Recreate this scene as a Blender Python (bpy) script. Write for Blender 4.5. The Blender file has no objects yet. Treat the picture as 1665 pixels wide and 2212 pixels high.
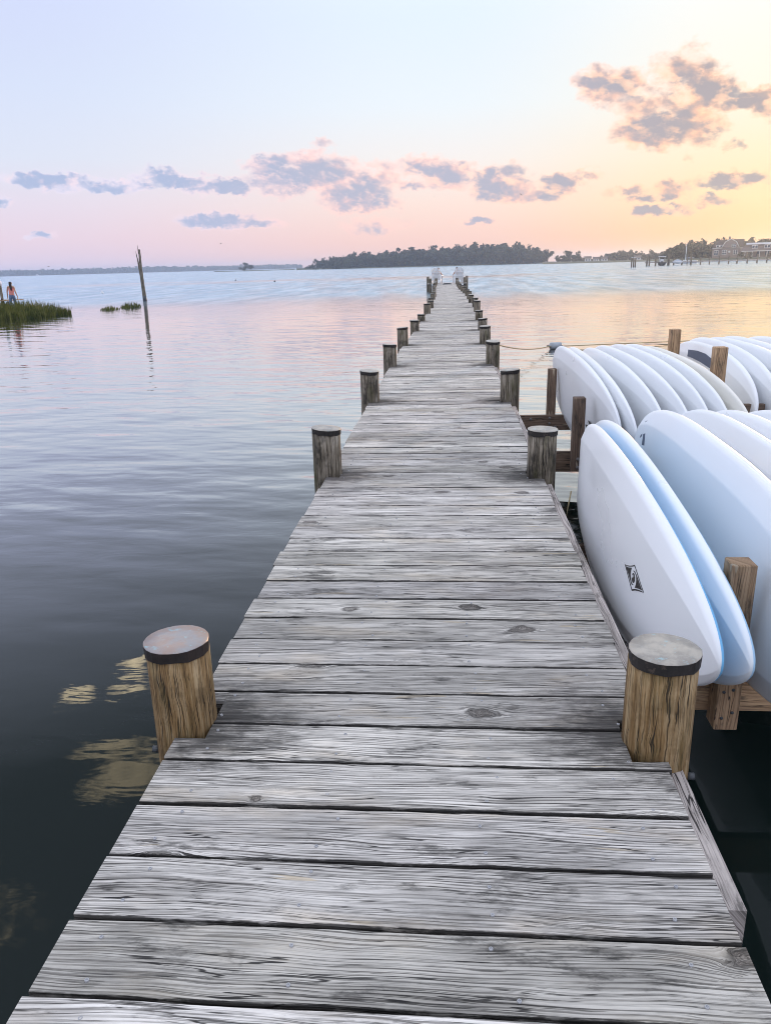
import bpy, bmesh, math, random
from mathutils import Vector, Matrix, Euler
random.seed(7)
R = math.radians
sc = bpy.context.scene
col = sc.collection

# ------------------------------------------------------------------ camera
CAM_H = 1.40
pitch, yaw, roll = 0.310571725, 0.0883047899, 0.0270986795
cam = bpy.data.cameras.new("camera")
cam_o = bpy.data.objects.new("camera", cam)
col.objects.link(cam_o)
fw = Vector((-math.sin(yaw) * math.cos(pitch), math.cos(yaw) * math.cos(pitch), -math.sin(pitch)))
rt = Vector((math.cos(yaw), math.sin(yaw), 0))
up = rt.cross(fw)
r2 = rt * math.cos(roll) - up * math.sin(roll)
u2 = rt * math.sin(roll) + up * math.cos(roll)
M = Matrix((r2, u2, -fw)).transposed().to_4x4()
M.translation = Vector((0.1204, 0, CAM_H))
cam_o.matrix_world = M
cam.sensor_fit = 'VERTICAL'
cam.sensor_height = 24.0
cam.lens = 24.0 * 1659.48 / 2212.0
cam.clip_start = 0.05
cam.clip_end = 20000
sc.camera = cam_o

# ------------------------------------------------------------------ colour management
sc.view_settings.view_transform = 'Standard'
sc.view_settings.look = 'None'
sc.view_settings.exposure = 0.35
sc.view_settings.gamma = 1.0
sc.view_settings.use_curve_mapping = False
try:
    sc.cycles.use_denoising = True
    sc.cycles.max_bounces = 8
    sc.cycles.volume_bounces = 1
    sc.cycles.sample_clamp_indirect = 6.0
    sc.cycles.use_adaptive_sampling = True
    sc.cycles.filter_width = 1.0
    sc.cycles.adaptive_threshold = 0.02
except Exception:
    pass


def lin(r, g, b):
    def f(c):
        c /= 255.0
        return c / 12.92 if c <= 0.04045 else ((c + 0.055) / 1.055) ** 2.4
    return (f(r), f(g), f(b), 1.0)


# ------------------------------------------------------------------ node helper
class NT:
    def __init__(self, tree):
        self.t = tree
        self.n = tree.nodes
        self.l = tree.links

    def put(self, sock, v):
        if v is None:
            return
        if hasattr(v, "is_output"):
            self.l.new(v, sock)
        elif isinstance(v, (tuple, list)):
            sock.default_value = v if len(v) == len(sock.default_value) else tuple(v)[:len(sock.default_value)]
        else:
            sock.default_value = v

    def node(self, kind, **kw):
        nd = self.n.new(kind)
        for k, v in kw.items():
            setattr(nd, k, v)
        return nd

    def math(self, op, a, b=None, c=None, clamp=False):
        nd = self.node('ShaderNodeMath', operation=op, use_clamp=clamp)
        self.put(nd.inputs[0], a); self.put(nd.inputs[1], b); self.put(nd.inputs[2], c)
        return nd.outputs[0]

    def add(self, a, b): return self.math('ADD', a, b)
    def sub(self, a, b): return self.math('SUBTRACT', a, b)
    def mul(self, a, b): return self.math('MULTIPLY', a, b)

    def vmath(self, op, a, b=None, c=None, out=0):
        nd = self.node('ShaderNodeVectorMath', operation=op)
        self.put(nd.inputs[0], a); self.put(nd.inputs[1], b); self.put(nd.inputs[2], c)
        return nd.outputs[out]

    def comb(self, x=0.0, y=0.0, z=0.0):
        nd = self.node('ShaderNodeCombineXYZ')
        self.put(nd.inputs[0], x); self.put(nd.inputs[1], y); self.put(nd.inputs[2], z)
        return nd.outputs[0]

    def sep(self, v):
        nd = self.node('ShaderNodeSeparateXYZ')
        self.put(nd.inputs[0], v)
        return nd.outputs

    def noise(self, vec, scale=1.0, detail=2.0, rough=0.5, dist=0.0, color=False):
        nd = self.node('ShaderNodeTexNoise')
        self.put(nd.inputs['Vector'], vec)
        nd.inputs['Scale'].default_value = scale
        nd.inputs['Detail'].default_value = detail
        nd.inputs['Roughness'].default_value = rough
        nd.inputs['Distortion'].default_value = dist
        return nd.outputs['Color' if color else 'Fac']

    def mr(self, v, a, b, c=0.0, d=1.0, smooth=True):
        nd = self.node('ShaderNodeMapRange', interpolation_type='SMOOTHSTEP' if smooth else 'LINEAR')
        self.put(nd.inputs[0], v); self.put(nd.inputs[1], a); self.put(nd.inputs[2], b)
        self.put(nd.inputs[3], c); self.put(nd.inputs[4], d)
        return nd.outputs[0]

    def mix(self, f, a, b, blend='MIX'):
        nd = self.node('ShaderNodeMix', data_type='RGBA', blend_type=blend)
        self.put(nd.inputs[0], f); self.put(nd.inputs[6], a); self.put(nd.inputs[7], b)
        return nd.outputs[2]

    def ramp(self, f, stops, interp='LINEAR'):
        nd = self.node('ShaderNodeValToRGB')
        cr = nd.color_ramp
        cr.interpolation = interp
        while len(cr.elements) > 1:
            cr.elements.remove(cr.elements[-1])
        cr.elements[0].position = stops[0][0]; cr.elements[0].color = stops[0][1]
        for p, c in stops[1:]:
            e = cr.elements.new(p); e.color = c
        self.put(nd.inputs[0], f)
        return nd.outputs[0]


# ------------------------------------------------------------------ sky
SUN_AZ, SUN_EL = 26.0, 4.0
world = bpy.data.worlds.new("World")
sc.world = world
world.use_nodes = True
try:
    world.cycles.sampling_method = 'MANUAL'
    world.cycles.sample_map_resolution = 512
except Exception:
    pass
wt = world.node_tree
wt.nodes.clear()
W = NT(wt)
tc = W.node('ShaderNodeTexCoord')
dirv = W.vmath('NORMALIZE', tc.outputs['Generated'])
dx, dy, dz = W.sep(dirv)
el = W.mul(W.math('ARCSINE', dz), 57.29578)
az = W.mul(W.math('ARCTAN2', dx, dy), 57.29578)
elp = W.math('ABSOLUTE', el)
eln = W.math('DIVIDE', elp, 90.0)
caz = W.math('COSINE', W.math('DIVIDE', W.sub(az, SUN_AZ), 57.29578))
da = W.mul(W.math('ARCCOSINE', caz), 57.29578)


def E(deg): return deg / 90.0


zen = (0.93, 0.98, 1.13, 1)
mid30 = (0.85, 0.93, 1.13, 1)
left = W.ramp(eln, [(E(0), lin(226, 206, 224)), (E(2.2), lin(232, 211, 224)), (E(4.5), lin(228, 219, 233)), (E(7), lin(219, 225, 241)),
                    (E(11), lin(212, 222, 245)), (E(16), lin(205, 214, 245)), (E(34), mid30), (E(90), zen)])
mid = W.ramp(eln, [(E(0), lin(250, 202, 186)), (E(1.6), lin(252, 210, 196)), (E(4), lin(251, 226, 214)), (E(6.5), lin(245, 238, 234)),
                   (E(10), lin(234, 242, 248)), (E(15), lin(225, 238, 250)), (E(34), mid30), (E(90), zen)])
right = W.ramp(eln, [(E(0), lin(255, 182, 106)), (E(1.6), lin(255, 203, 140)), (E(3.5), lin(255, 224, 174)), (E(6), lin(254, 234, 198)),
                     (E(10), lin(252, 245, 229)), (E(15), lin(250, 249, 243)), (E(34), mid30), (E(90), zen)])
opp = W.ramp(eln, [(E(0), lin(215, 206, 228)), (E(6), lin(220, 214, 235)), (E(14), lin(216, 224, 246)), (E(34), (0.84, 0.91, 1.10, 1)), (E(90), zen)])
sky = W.mix(W.mr(da, 5, 27), right, mid)
sky = W.mix(W.mr(da, 25, 56), sky, left)
sky = W.mix(W.mr(da, 70, 150), sky, opp)
# warm bloom of the low sun itself, spread over the few degrees around it
sunv = (math.sin(R(SUN_AZ)) * math.cos(R(SUN_EL)), math.cos(R(SUN_AZ)) * math.cos(R(SUN_EL)), math.sin(R(SUN_EL)))
sd = W.vmath('DOT_PRODUCT', dirv, sunv, out=1)
glow = W.math('POWER', W.math('MAXIMUM', sd, 0.0), 330.0)
sky = W.mix(W.mul(glow, 0.35), sky, (1.05, .72, .42, 1))
# physically based sky underneath, a small share
nis = W.node('ShaderNodeTexSky', sky_type='NISHITA')
nis.sun_disc = False
nis.sun_elevation = R(SUN_EL)
nis.sun_rotation = R(SUN_AZ)
sky = W.mix(1.0, sky, W.mix(1.0, nis.outputs[0], (0.0004, 0.0004, 0.0004, 1), 'MULTIPLY'), 'ADD')
low = W.mr(elp, 12, 32, .84, 1.0)
sky = W.mix(1.0, sky, W.comb(low, low, low), 'MULTIPLY')
# clouds: fractal banks at fixed bearings (azimuth, elevation, half width, half height in degrees, weight)
CL = [(9.6, 10.6, 1.3, .75, 1.0), (10.9, 10.3, 1.2, .9, .9), (11.9, 9.5, 1.1, .8, .7), (14.6, 11.0, 1.5, 1.0, .75), (15.8, 10.2, 1.0, 1.1, .9), (16.6, 9.5, 1.2, .8, 1.0), (13.4, 7.8, 2.3, .85, 1.1),
      (12.9, 8.9, .9, .9, .8), (15.3, 8.4, 1.2, 1.2, .9), (16.0, 7.7, 1.2, .8, .9), (14.2, 9.3, .9, .7, .8), (18.6, 9.0, 2.0, .5, 1.0), (19.6, 8.7, .9, .6, .9), (21.0, 8.1, .9, .4, .9), (18.0, 6.6, .5, .25, .6), (15.4, 6.1, .25, .35, .35),
      (-12.6, 6.5, 1.3, .6, .9), (-11.0, 5.6, 2.5, .75, 1.0), (-11.3, 6.9, 1.6, .45, .8), (-9.3, 6.7, 1.7, .7, .95), (-8.6, 5.9, 2.3, .9, 1.0), (-6.6, 5.0, 2.2, .85, 1.05), (-6.2, 4.1, 2.1, .5, 1.0), (-3.6, 6.6, 1.8, .35, .55), (-4.3, 5.6, .8, .7, .7),
      (-1.8, 6.3, 1.8, .5, .8), (-.2, 5.8, 1.8, .7, 1.0), (-1.6, 5.15, 3.0, .28, .7), (2.6, 5.6, 1.4, .6, .8), (3.5, 4.75, 1.6, .65, 1.15), (4.0, 5.8, 1.0, .5, .7), (6.2, 4.3, 1.3, .4, .9), (7.5, 4.9, 1.3, .5, .95), (8.9, 5.4, 1.2, .3, .8),
      (-26.4, 5.7, 2.2, .36, 1.1), (-23.4, 5.4, 3.4, .34, 1.0), (-19.5, 6.0, 1.5, .45, .9), (-18.0, 5.7, 1.6, .36, 1.05), (-15.8, 5.25, 2.1, .38, 1.1), (-15.9, 3.2, 2.3, .42, 1.1), (-14.0, 2.95, 2.0, .3, .9),
      (18.3, 4.6, 1.8, .4, 1.0), (14.6, 4.2, 1.1, .5, 1.0), (12.0, 4.3, 1.4, .24, .8), (13.0, 3.8, 1.3, .22, .8), (14.0, 2.9, 1.7, .32, .95), (16.8, 3.4, 1.2, .3, .7), (1.9, 2.75, 1.3, .22, .8),
      (-5.2, 2.6, 1.8, .42, .6), (-30.0, 4.5, .9, .32, 1.0), (-27.4, 2.4, .8, .18, .6), (-8.7, 8.0, .7, .2, .45)]
# the sunlit bank overhead whose reflection lies in the still water beside the pier
CH = [(-27.2, 34.4, 2.7, 1.1, 1.0), (-27.8, 32.0, 2.4, .6, .9), (-29.8, 28.4, 1.1, .35, .8), (-25.6, 28.6, 1.2, .35, .8), (-38.5, 40, 2.6, 1.4, .22), (-25.0, 32.6, 1.4, .5, .8)]


def cloudfield(lst, p, nz, k):
    m = None
    for a, e, ra, re, w in lst:
        q = W.vmath('MULTIPLY', W.vmath('SUBTRACT', p, (a, e, 0)), (1 / (ra * 1.42), 1 / (re * 1.45), 0))
        L = W.vmath('DOT_PRODUCT', q, q, out=1)
        f = W.math('MULTIPLY_ADD', L, -0.85 * w, 1.0 * w)
        m = f if m is None else W.math('MAXIMUM', m, f)
    m = W.math('MAXIMUM', m, -1.2)
    return W.math('MULTIPLY_ADD', W.sub(nz, 0.5), k, m)


P = W.comb(az, el, 0)
warp = W.vmath('SUBTRACT', W.noise(W.comb(W.mul(az, 1.0), W.mul(el, 1.5), 3.0), 1.0, 7, .6, color=True), (.5, .5, .5))
P2 = W.vmath('MULTIPLY_ADD', warp, (2.3, 1.5, 0), P)
sh = W.comb(W.math('MULTIPLY_ADD', el, .25, W.mul(az, 1.05)), W.mul(el, 1.75), 0)
n1 = W.noise(sh, .60, 8, .55, .1)
n1b = W.noise(W.vmath('ADD', sh, (.45, -.2, 0)), .62, 5, .5, .1)
nL = W.noise(sh, .45, 2, .5)
f1 = cloudfield(CL, P2, n1, 1.5)
dens = W.mr(f1, -.04, .82)
inner = W.mr(W.math('MULTIPLY_ADD', W.sub(nL, .5), 1.7, f1), .18, 1.0)
relief = W.mul(W.mr(W.sub(n1b, n1), -.01, .15), W.mr(f1, 1.1, .4, .45, 1.0))
colL = W.mix(inner, lin(219, 211, 226), lin(160, 173, 203))
colM = W.mix(inner, lin(250, 202, 190), lin(168, 170, 188))
colR = W.mix(inner, lin(255, 196, 158), lin(160, 152, 156))
cc = W.mix(W.mr(da, 6, 30), colR, colM)
cc = W.mix(W.mr(da, 30, 50), cc, colL)
cc = W.mix(W.mul(relief, .8), cc, W.mix(W.mr(da, 10, 50), lin(255, 206, 172), lin(234, 212, 220)))
sky = W.mix(W.mul(dens, .96), sky, cc)
f2 = cloudfield(CH, P2, W.noise(W.comb(W.mul(az, .6), W.mul(el, 1.0), 9), 1.0, 8, .62, .2), 1.9)
sky = W.mix(W.mr(f2, .0, 1.1), sky, (8.0, 6.7, 4.5, 1))
bg = W.node('ShaderNodeBackground')
W.put(bg.inputs[0], sky)
bg.inputs[1].default_value = 1.0
wo = W.node('ShaderNodeOutputWorld')
W.l.new(bg.outputs[0], wo.inputs[0])

# ------------------------------------------------------------------ sun
sl = bpy.data.lights.new("sun", 'SUN')
sl.energy = 1.5
sl.angle = R(3)
sl.color = (1.0, 0.62, 0.32)
so = bpy.data.objects.new("sun", sl)
col.objects.link(so)
so.rotation_euler = Vector(sunv).to_track_quat('Z', 'Y').to_euler()
so.location = Vector(sunv) * 100

# ------------------------------------------------------------------ object helpers
def tag(o, label=None, cat=None, group=None, kind=None):
    if label: o["label"] = label
    if cat: o["category"] = cat
    if group: o["group"] = group
    if kind: o["kind"] = kind
    return o


def empty(name, loc=(0, 0, 0), rz=0.0):
    o = bpy.data.objects.new(name, None)
    o.empty_display_size = 0.2
    o.location = loc
    o.rotation_euler = (0, 0, rz)
    col.objects.link(o)
    return o


def link(name, me, mat=None, parent=None, loc=None, rot=None):
    o = bpy.data.objects.new(name, me)
    if mat is not None and not me.materials:
        me.materials.append(mat)
    col.objects.link(o)
    if parent is not None:
        o.parent = parent
    if loc is not None: o.location = loc
    if rot is not None: o.rotation_euler = rot
    return o


class MB:
    def __init__(self):
        self.v = []; self.f = []; self.s = []

    def add(self, vs, fs, smooth=False):
        b = len(self.v)
        self.v += [tuple(x) for x in vs]
        self.f += [tuple(i + b for i in f) for f in fs]
        self.s += [smooth] * len(fs)
        return self

    def box(self, c, s, rot=None, taper=None):
        hx, hy, hz = s[0] / 2, s[1] / 2, s[2] / 2
        vs = [Vector((x * hx, y * hy, z * hz)) for z in (-1, 1) for y in (-1, 1) for x in (-1, 1)]
        if taper:
            vs = [Vector((v.x * (taper if v.z > 0 else 1), v.y * (taper if v.z > 0 else 1), v.z)) for v in vs]
        if rot is not None:
            m = Euler(rot).to_matrix()
            vs = [m @ v for v in vs]
        c = Vector(c)
        return self.add([v + c for v in vs], [(0, 2, 3, 1), (4, 5, 7, 6), (0, 1, 5, 4), (2, 6, 7, 3), (0, 4, 6, 2), (1, 3, 7, 5)])

    def tube(self, pts, rad, n=8, cap=True):
        pts = [Vector(p) for p in pts]
        if not isinstance(rad, (list, tuple)): rad = [rad] * len(pts)
        vs = []; fs = []
        for i, p in enumerate(pts):
            t = (pts[min(i + 1, len(pts) - 1)] - pts[max(i - 1, 0)]).normalized()
            a = t.cross(Vector((0, 0, 1)) if abs(t.z) < .9 else Vector((1, 0, 0))).normalized()
            b = t.cross(a)
            for k in range(n):
                th = 2 * math.pi * k / n
                vs.append(p + (a * math.cos(th) + b * math.sin(th)) * rad[i])
        for i in range(len(pts) - 1):
            for k in range(n):
                fs.append((i * n + k, i * n + (k + 1) % n, (i + 1) * n + (k + 1) % n, (i + 1) * n + k))
        if cap:
            fs.append(tuple(range(n))[::-1]); fs.append(tuple((len(pts) - 1) * n + k for k in range(n)))
        return self.add(vs, fs, True)

    def mesh(self, name):
        me = bpy.data.meshes.new(name)
        me.from_pydata(self.v, [], self.f)
        me.polygons.foreach_set('use_smooth', self.s)
        me.update()
        return me

    def build(self, name, mat, parent=None, loc=None, rot=None):
        return link(name, self.mesh(name), mat, parent, loc, rot)


# ------------------------------------------------------------------ materials
def material(name):
    m = bpy.data.materials.new(name)
    m.use_nodes = True
    t = m.node_tree
    b = t.nodes['Principled BSDF']
    return m, NT(t), b


def plain(name, c, rough=.6, var=.12, scale=8.0, bump=0.0, spec=.5):
    m, N, b = material(name)
    g = N.node('ShaderNodeTexCoord').outputs['Object']
    n = N.noise(g, scale, 4, .6)
    c = tuple(c)[:3]
    N.put(b.inputs['Base Color'], N.mix(n, tuple(x * (1 - var) for x in c) + (1,), tuple(min(1, x * (1 + var)) for x in c) + (1,)))
    b.inputs['Roughness'].default_value = rough
    b.inputs['Specular IOR Level'].default_value = spec
    if bump:
        bp = N.node('ShaderNodeBump'); bp.inputs['Distance'].default_value = bump
        N.put(bp.inputs['Height'], n); N.l.new(bp.outputs[0], b.inputs['Normal'])
    return m


def plank_wood(name, light, midc, dark, warm, stain_shade=False, knots=True, fs=1.0, bump=.0016, gap_shade=True):
    """weathered boards; the grain runs along the object's local X and flows round the knots"""
    m, N, b = material(name)
    oc = N.node('ShaderNodeTexCoord').outputs['Object']
    x, y, z = N.sep(oc)
    rnd = N.node('ShaderNodeObjectInfo').outputs['Random']
    r1 = N.mul(rnd, 97.3)
    y = N.add(y, N.mul(z, .8))
    # knots
    kx, ky = 1.9, 6.5
    vv = N.comb(N.math('MULTIPLY_ADD', x, kx, r1), N.math('MULTIPLY_ADD', y, ky, N.mul(rnd, 53.1)), 0)
    vo = N.node('ShaderNodeTexVoronoi', voronoi_dimensions='2D')
    N.put(vo.inputs['Vector'], vv)
    vo.inputs['Scale'].default_value = 1.0
    vo.inputs['Randomness'].default_value = .85
    d = N.vmath('MULTIPLY', N.vmath('SUBTRACT', vv, vo.outputs['Position']), (1 / kx, 1 / ky, 0))
    wob = N.vmath('SUBTRACT', N.noise(N.comb(N.mul(x, 18), N.mul(y, 30), r1), 1.0, 3, .6, color=True), (.5, .5, .5))
    d = N.vmath('MULTIPLY_ADD', wob, (.075, .045, 0), d)
    ddx, ddy, _ = N.sep(d)
    cr, cg, cb = N.sep(vo.outputs['Color'])
    has = N.math('GREATER_THAN', cr, .89 if knots else 2.0)
    KR = N.math('MULTIPLY_ADD', cg, .022, .006)
    rr = N.math('SQRT', N.add(N.math('POWER', N.mul(ddx, .55), 2.0), N.math('POWER', ddy, 2.0)))
    fall = N.mul(N.mr(rr, .11, .03), has)
    KR2 = N.mul(KR, KR)
    q = N.math('DIVIDE', KR2, N.math('MAXIMUM', N.mul(rr, rr), N.mul(KR2, .6)))
    psi = N.sub(y, N.mul(N.mul(ddy, q), N.mul(fall, 1.5)))
    psi = N.math('MULTIPLY_ADD', N.sub(N.noise(N.comb(N.mul(x, 1.2), N.mul(y, 4.0), r1), 1.0, 2, .5), .5), .085, psi)
    psi = N.math('MULTIPLY_ADD', N.sub(N.noise(N.comb(N.mul(x, 5), N.mul(y, 14), r1), 1.0, 2, .5), .5), .009, psi)
    g1 = N.noise(N.comb(N.mul(x, 1.3), N.mul(psi, 105 * fs), r1), 1.0, 3, .6)
    g2 = N.noise(N.comb(N.mul(x, 3.2), N.mul(psi, 330 * fs), N.add(r1, 7)), 1.0, 2, .6)
    g3 = N.noise(N.comb(N.mul(x, 2.0), N.mul(psi, 22 * fs), N.add(r1, 3)), 1.0, 3, .5)
    G = N.add(N.add(N.mul(g1, .46), N.mul(g2, .36)), N.mul(g3, .18))
    c = N.ramp(G, [(.34, dark), (.41, midc), (.48, tuple(.55 * a + .45 * e for a, e in zip(light, midc))), (.60, light)])
    ph = N.math('MULTIPLY_ADD', N.noise(N.comb(N.mul(x, .6), N.mul(psi, 14 * fs), N.add(r1, 51)), 1.0, 3, .6), 26.0, N.mul(psi, 640 * fs))
    rl = N.math('MULTIPLY_ADD', N.math('SINE', ph), .5, .5)
    rlm = N.mr(N.noise(N.comb(N.mul(x, 2.2), N.mul(psi, 40 * fs), N.add(r1, 57)), 1.0, 4, .65), .36, .58, .10, 1.0)
    ringl = N.mul(N.mr(rl, .62, .97), rlm)
    c = N.mix(N.mul(ringl, .66), c, tuple(v * 1.15 for v in dark[:3]) + (1,))
    # pale raw wood where splinters have lifted
    chip = N.mul(N.mr(N.noise(N.comb(N.mul(x, 3.0), N.mul(psi, 34 * fs), N.add(r1, 67)), 1.0, 2, .5), .66, .69), N.mr(N.noise(N.comb(N.mul(x, 1.0), 0.0, N.add(r1, 69)), 1.0, 1, .5), .5, .56))
    c = N.mix(N.mul(chip, .8), c, (.55, .46, .33, 1))
    # large blotches and per board tint
    bl = N.noise(N.comb(N.mul(x, 1.6), N.mul(y, 5), N.add(r1, 21)), 1.0, 4, .6)
    c = N.mix(N.mul(N.mr(bl, .52, .72), .55), c, warm)
    br = N.math('MULTIPLY_ADD', rnd, .52, .78)
    bl2 = N.noise(N.comb(N.mul(x, 2.6), N.mul(y, 9), N.add(r1, 41)), 1.0, 5, .65)
    br = N.mul(br, N.mr(bl2, .30, .66, .70, 1.15))
    c = N.mix(1.0, c, N.comb(br, br, N.mul(br, N.math('MULTIPLY_ADD', N.math('FRACT', N.mul(rnd, 31.7)), .06, .98))), 'MULTIPLY')
    # cracks along the grain
    ck = N.math('ABSOLUTE', N.sub(N.noise(N.comb(N.mul(x, .9), N.mul(psi, 26 * fs), N.add(r1, 11)), 1.0, 3, .62), .5))
    ckm = N.mr(N.noise(N.comb(N.mul(x, 2.4), N.mul(y, 10), N.add(r1, 31)), 1.0, 3, .6), .44, .58)
    ck2 = N.math('ABSOLUTE', N.sub(N.noise(N.comb(N.mul(x, 1.3), N.mul(psi, 90 * fs), N.add(r1, 15)), 1.0, 3, .65), .5))
    crack = N.math('MAXIMUM', N.mul(N.mr(ck, .011, .003), ckm), N.mul(N.mr(ck2, .016, .003), N.mr(N.noise(N.comb(N.mul(x, 3.1), N.mul(y, 16), N.add(r1, 37)), 1.0, 3, .6), .40, .56, .25, .9)))
    c = N.mix(N.mul(crack, .93), c, (.012, .011, .011, 1))
    # knots themselves
    kin = N.mul(N.mr(rr, N.mul(KR, 1.15), N.mul(KR, .8)), has)
    ring = N.math('SINE', N.mul(rr, 1100.0))
    kc = N.mix(N.mr(ring, -1, 1), (.035, .028, .024, 1), (.16, .135, .115, 1))
    edge = N.mul(N.mul(N.mr(rr, N.mul(KR, .7), N.mul(KR, 1.0)), N.mr(rr, N.mul(KR, 1.6), N.mul(KR, 1.05))), has)
    c = N.mix(N.mul(kin, .7), c, kc)
    c = N.mix(N.mul(edge, .7), c, (.03, .025, .022, 1))
    # black mildew with ragged outline
    ml = N.noise(N.comb(N.mul(x, 3.4), N.mul(y, 11), N.add(r1, 61)), 1.0, 6, .72)
    c = N.mix(N.mul(N.mr(ml, .555, .68), .72), c, (.038, .036, .033, 1))
    ms = N.noise(N.comb(N.mul(x, 1.8), N.mul(psi, 30 * fs), N.add(r1, 83)), 1.0, 5, .68)
    c = N.mix(N.mul(N.mr(ms, .55, .68), .38), c, (.075, .068, .062, 1))
    if stain_shade:
        # gap shade put into the colour, ragged along each board's long edges
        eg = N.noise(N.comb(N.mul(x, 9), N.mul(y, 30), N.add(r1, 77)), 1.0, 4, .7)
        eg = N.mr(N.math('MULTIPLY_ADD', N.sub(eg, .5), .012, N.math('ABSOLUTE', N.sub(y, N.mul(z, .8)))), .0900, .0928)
        c = N.mix(N.mul(eg, .9 if gap_shade else 0.0), c, (.016, .014, .013, 1))
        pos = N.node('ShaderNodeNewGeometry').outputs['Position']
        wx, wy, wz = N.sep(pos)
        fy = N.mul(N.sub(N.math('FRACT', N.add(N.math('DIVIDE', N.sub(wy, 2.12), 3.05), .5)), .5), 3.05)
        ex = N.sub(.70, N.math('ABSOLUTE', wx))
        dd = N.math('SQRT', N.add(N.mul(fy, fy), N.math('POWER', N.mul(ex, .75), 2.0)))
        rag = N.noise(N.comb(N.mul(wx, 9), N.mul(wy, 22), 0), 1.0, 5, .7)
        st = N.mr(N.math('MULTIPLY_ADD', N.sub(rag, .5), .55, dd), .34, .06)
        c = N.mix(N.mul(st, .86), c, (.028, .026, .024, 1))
        # strip worn by feet and bleached ends
        fo = N.noise(N.comb(N.mul(wx, .9), N.mul(wy, .35), 5), 1.0, 3, .5)
        c = N.mix(N.mul(N.mr(fo, .5, .75), .25), c, (.36, .31, .30, 1))
        dk_ = N.noise(N.comb(N.mul(wx, 1.3), N.mul(wy, 4.2), 8), 1.0, 7, .72)
        c = N.mix(N.mul(N.mr(dk_, .54, .70), .42), c, (.06, .056, .052, 1))
    N.put(b.inputs['Base Color'], c)
    N.put(b.inputs['Roughness'], N.mr(G, .3, .7, .92, .72))
    b.inputs['Specular IOR Level'].default_value = .3
    h = N.add(N.add(N.mul(G, 1.0), N.add(N.mul(crack, -1.6), N.mul(ringl, -.7))), N.mul(kin, .4))
    bp = N.node('ShaderNodeBump')
    bp.inputs['Distance'].default_value = bump
    bp.inputs['Strength'].default_value = 1.0
    N.put(bp.inputs['Height'], h)
    N.l.new(bp.outputs[0], b.inputs['Normal'])
    return m


def pile_wood(name, light, midc, dark, moss=0.0, wet=.5):
    m, N, b = material(name)
    oc = N.node('ShaderNodeTexCoord').outputs['Object']
    x, y, z = N.sep(oc)
    rnd = N.mul(N.node('ShaderNodeObjectInfo').outputs['Random'], 71.0)
    th = N.math('ARCTAN2', y, x)
    th = N.add(th, N.mul(N.sub(N.noise(N.comb(N.mul(x, 6), N.mul(y, 6), N.add(N.mul(z, 7), rnd)), 1, 3, .6), .5), .35))
    g = N.noise(N.comb(N.mul(x, 95), N.mul(y, 95), N.add(N.mul(z, 5.0), rnd)), 1, 4, .7)
    g2 = N.noise(N.comb(N.mul(x, 26), N.mul(y, 26), N.add(N.mul(z, 2.6), rnd)), 1, 4, .65)
    G = N.add(N.mul(g, .55), N.mul(g2, .45))
    c = N.ramp(G, [(.36, dark), (.47, midc), (.60, light)])
    fig = N.noise(N.comb(N.mul(x, 9), N.mul(y, 9), N.add(N.mul(z, 8), rnd)), 1, 4, .6)
    c = N.mix(N.mul(N.mr(fig, .50, .62), .5), c, tuple(v * .55 for v in midc[:3]) + (1,))
    ck = N.math('ABSOLUTE', N.sub(N.noise(N.comb(N.mul(th, 3.2), N.mul(z, .9), N.add(rnd, 5)), 1, 3, .6), .5))
    ckm = N.mr(N.noise(N.comb(N.mul(th, 2.2), N.mul(z, 3.0), rnd), 1, 2, .5), .42, .52)
    ckb = N.math('ABSOLUTE', N.sub(N.noise(N.comb(N.mul(th, 9.0), N.mul(z, 1.6), N.add(rnd, 15)), 1, 2, .6), .5))
    crack = N.math('MAXIMUM', N.mul(N.mr(ck, .016, .005), ckm), N.mul(N.mr(ckb, .014, .004), .4))
    c = N.mix(N.mul(crack, .92), c, (.012, .010, .008, 1))
    bt = N.noise(N.comb(N.mul(x, 8), N.mul(y, 8), N.add(N.mul(z, 4), rnd)), 1, 5, .65)
    c = N.mix(N.mul(N.mr(bt, .5, .66), wet), c, (.022, .019, .016, 1))
    if moss:
        ms = N.noise(N.comb(N.mul(x, 11), N.mul(y, 11), N.add(N.mul(z, 3), N.add(rnd, 17))), 1, 4, .6)
        c = N.mix(N.mul(N.mr(ms, .5, .68), moss), c, (.085, .085, .03, 1))
    N.put(b.inputs['Base Color'], c)
    b.inputs['Roughness'].default_value = .8
    b.inputs['Specular IOR Level'].default_value = .3
    bp = N.node('ShaderNodeBump'); bp.inputs['Distance'].default_value = .003
    N.put(bp.inputs['Height'], N.add(G, N.mul(crack, -2.0)))
    N.l.new(bp.outputs[0], b.inputs['Normal'])
    return m


def patina(name, base, alt, spot, rough=.45, metal=.3):
    m, N, b = material(name)
    oc = N.node('ShaderNodeTexCoord').outputs['Object']
    rnd = N.node('ShaderNodeObjectInfo').outputs['Random']
    p = N.vmath('ADD', oc, N.comb(N.mul(rnd, 17), N.mul(rnd, 23), 0))
    a = N.noise(p, 14, 5, .65)
    c = N.mix(N.mr(a, .38, .62), base, alt)
    s = N.noise(p, 32, 5, .7)
    c = N.mix(N.mul(N.mr(s, .58, .66), .75), c, spot)
    N.put(b.inputs['Base Color'], c)
    b.inputs['Roughness'].default_value = rough
    b.inputs['Metallic'].default_value = metal
    bp = N.node('ShaderNodeBump'); bp.inputs['Distance'].default_value = .004
    N.put(bp.inputs['Height'], a); N.l.new(bp.outputs[0], b.inputs['Normal'])
    return m


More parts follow.
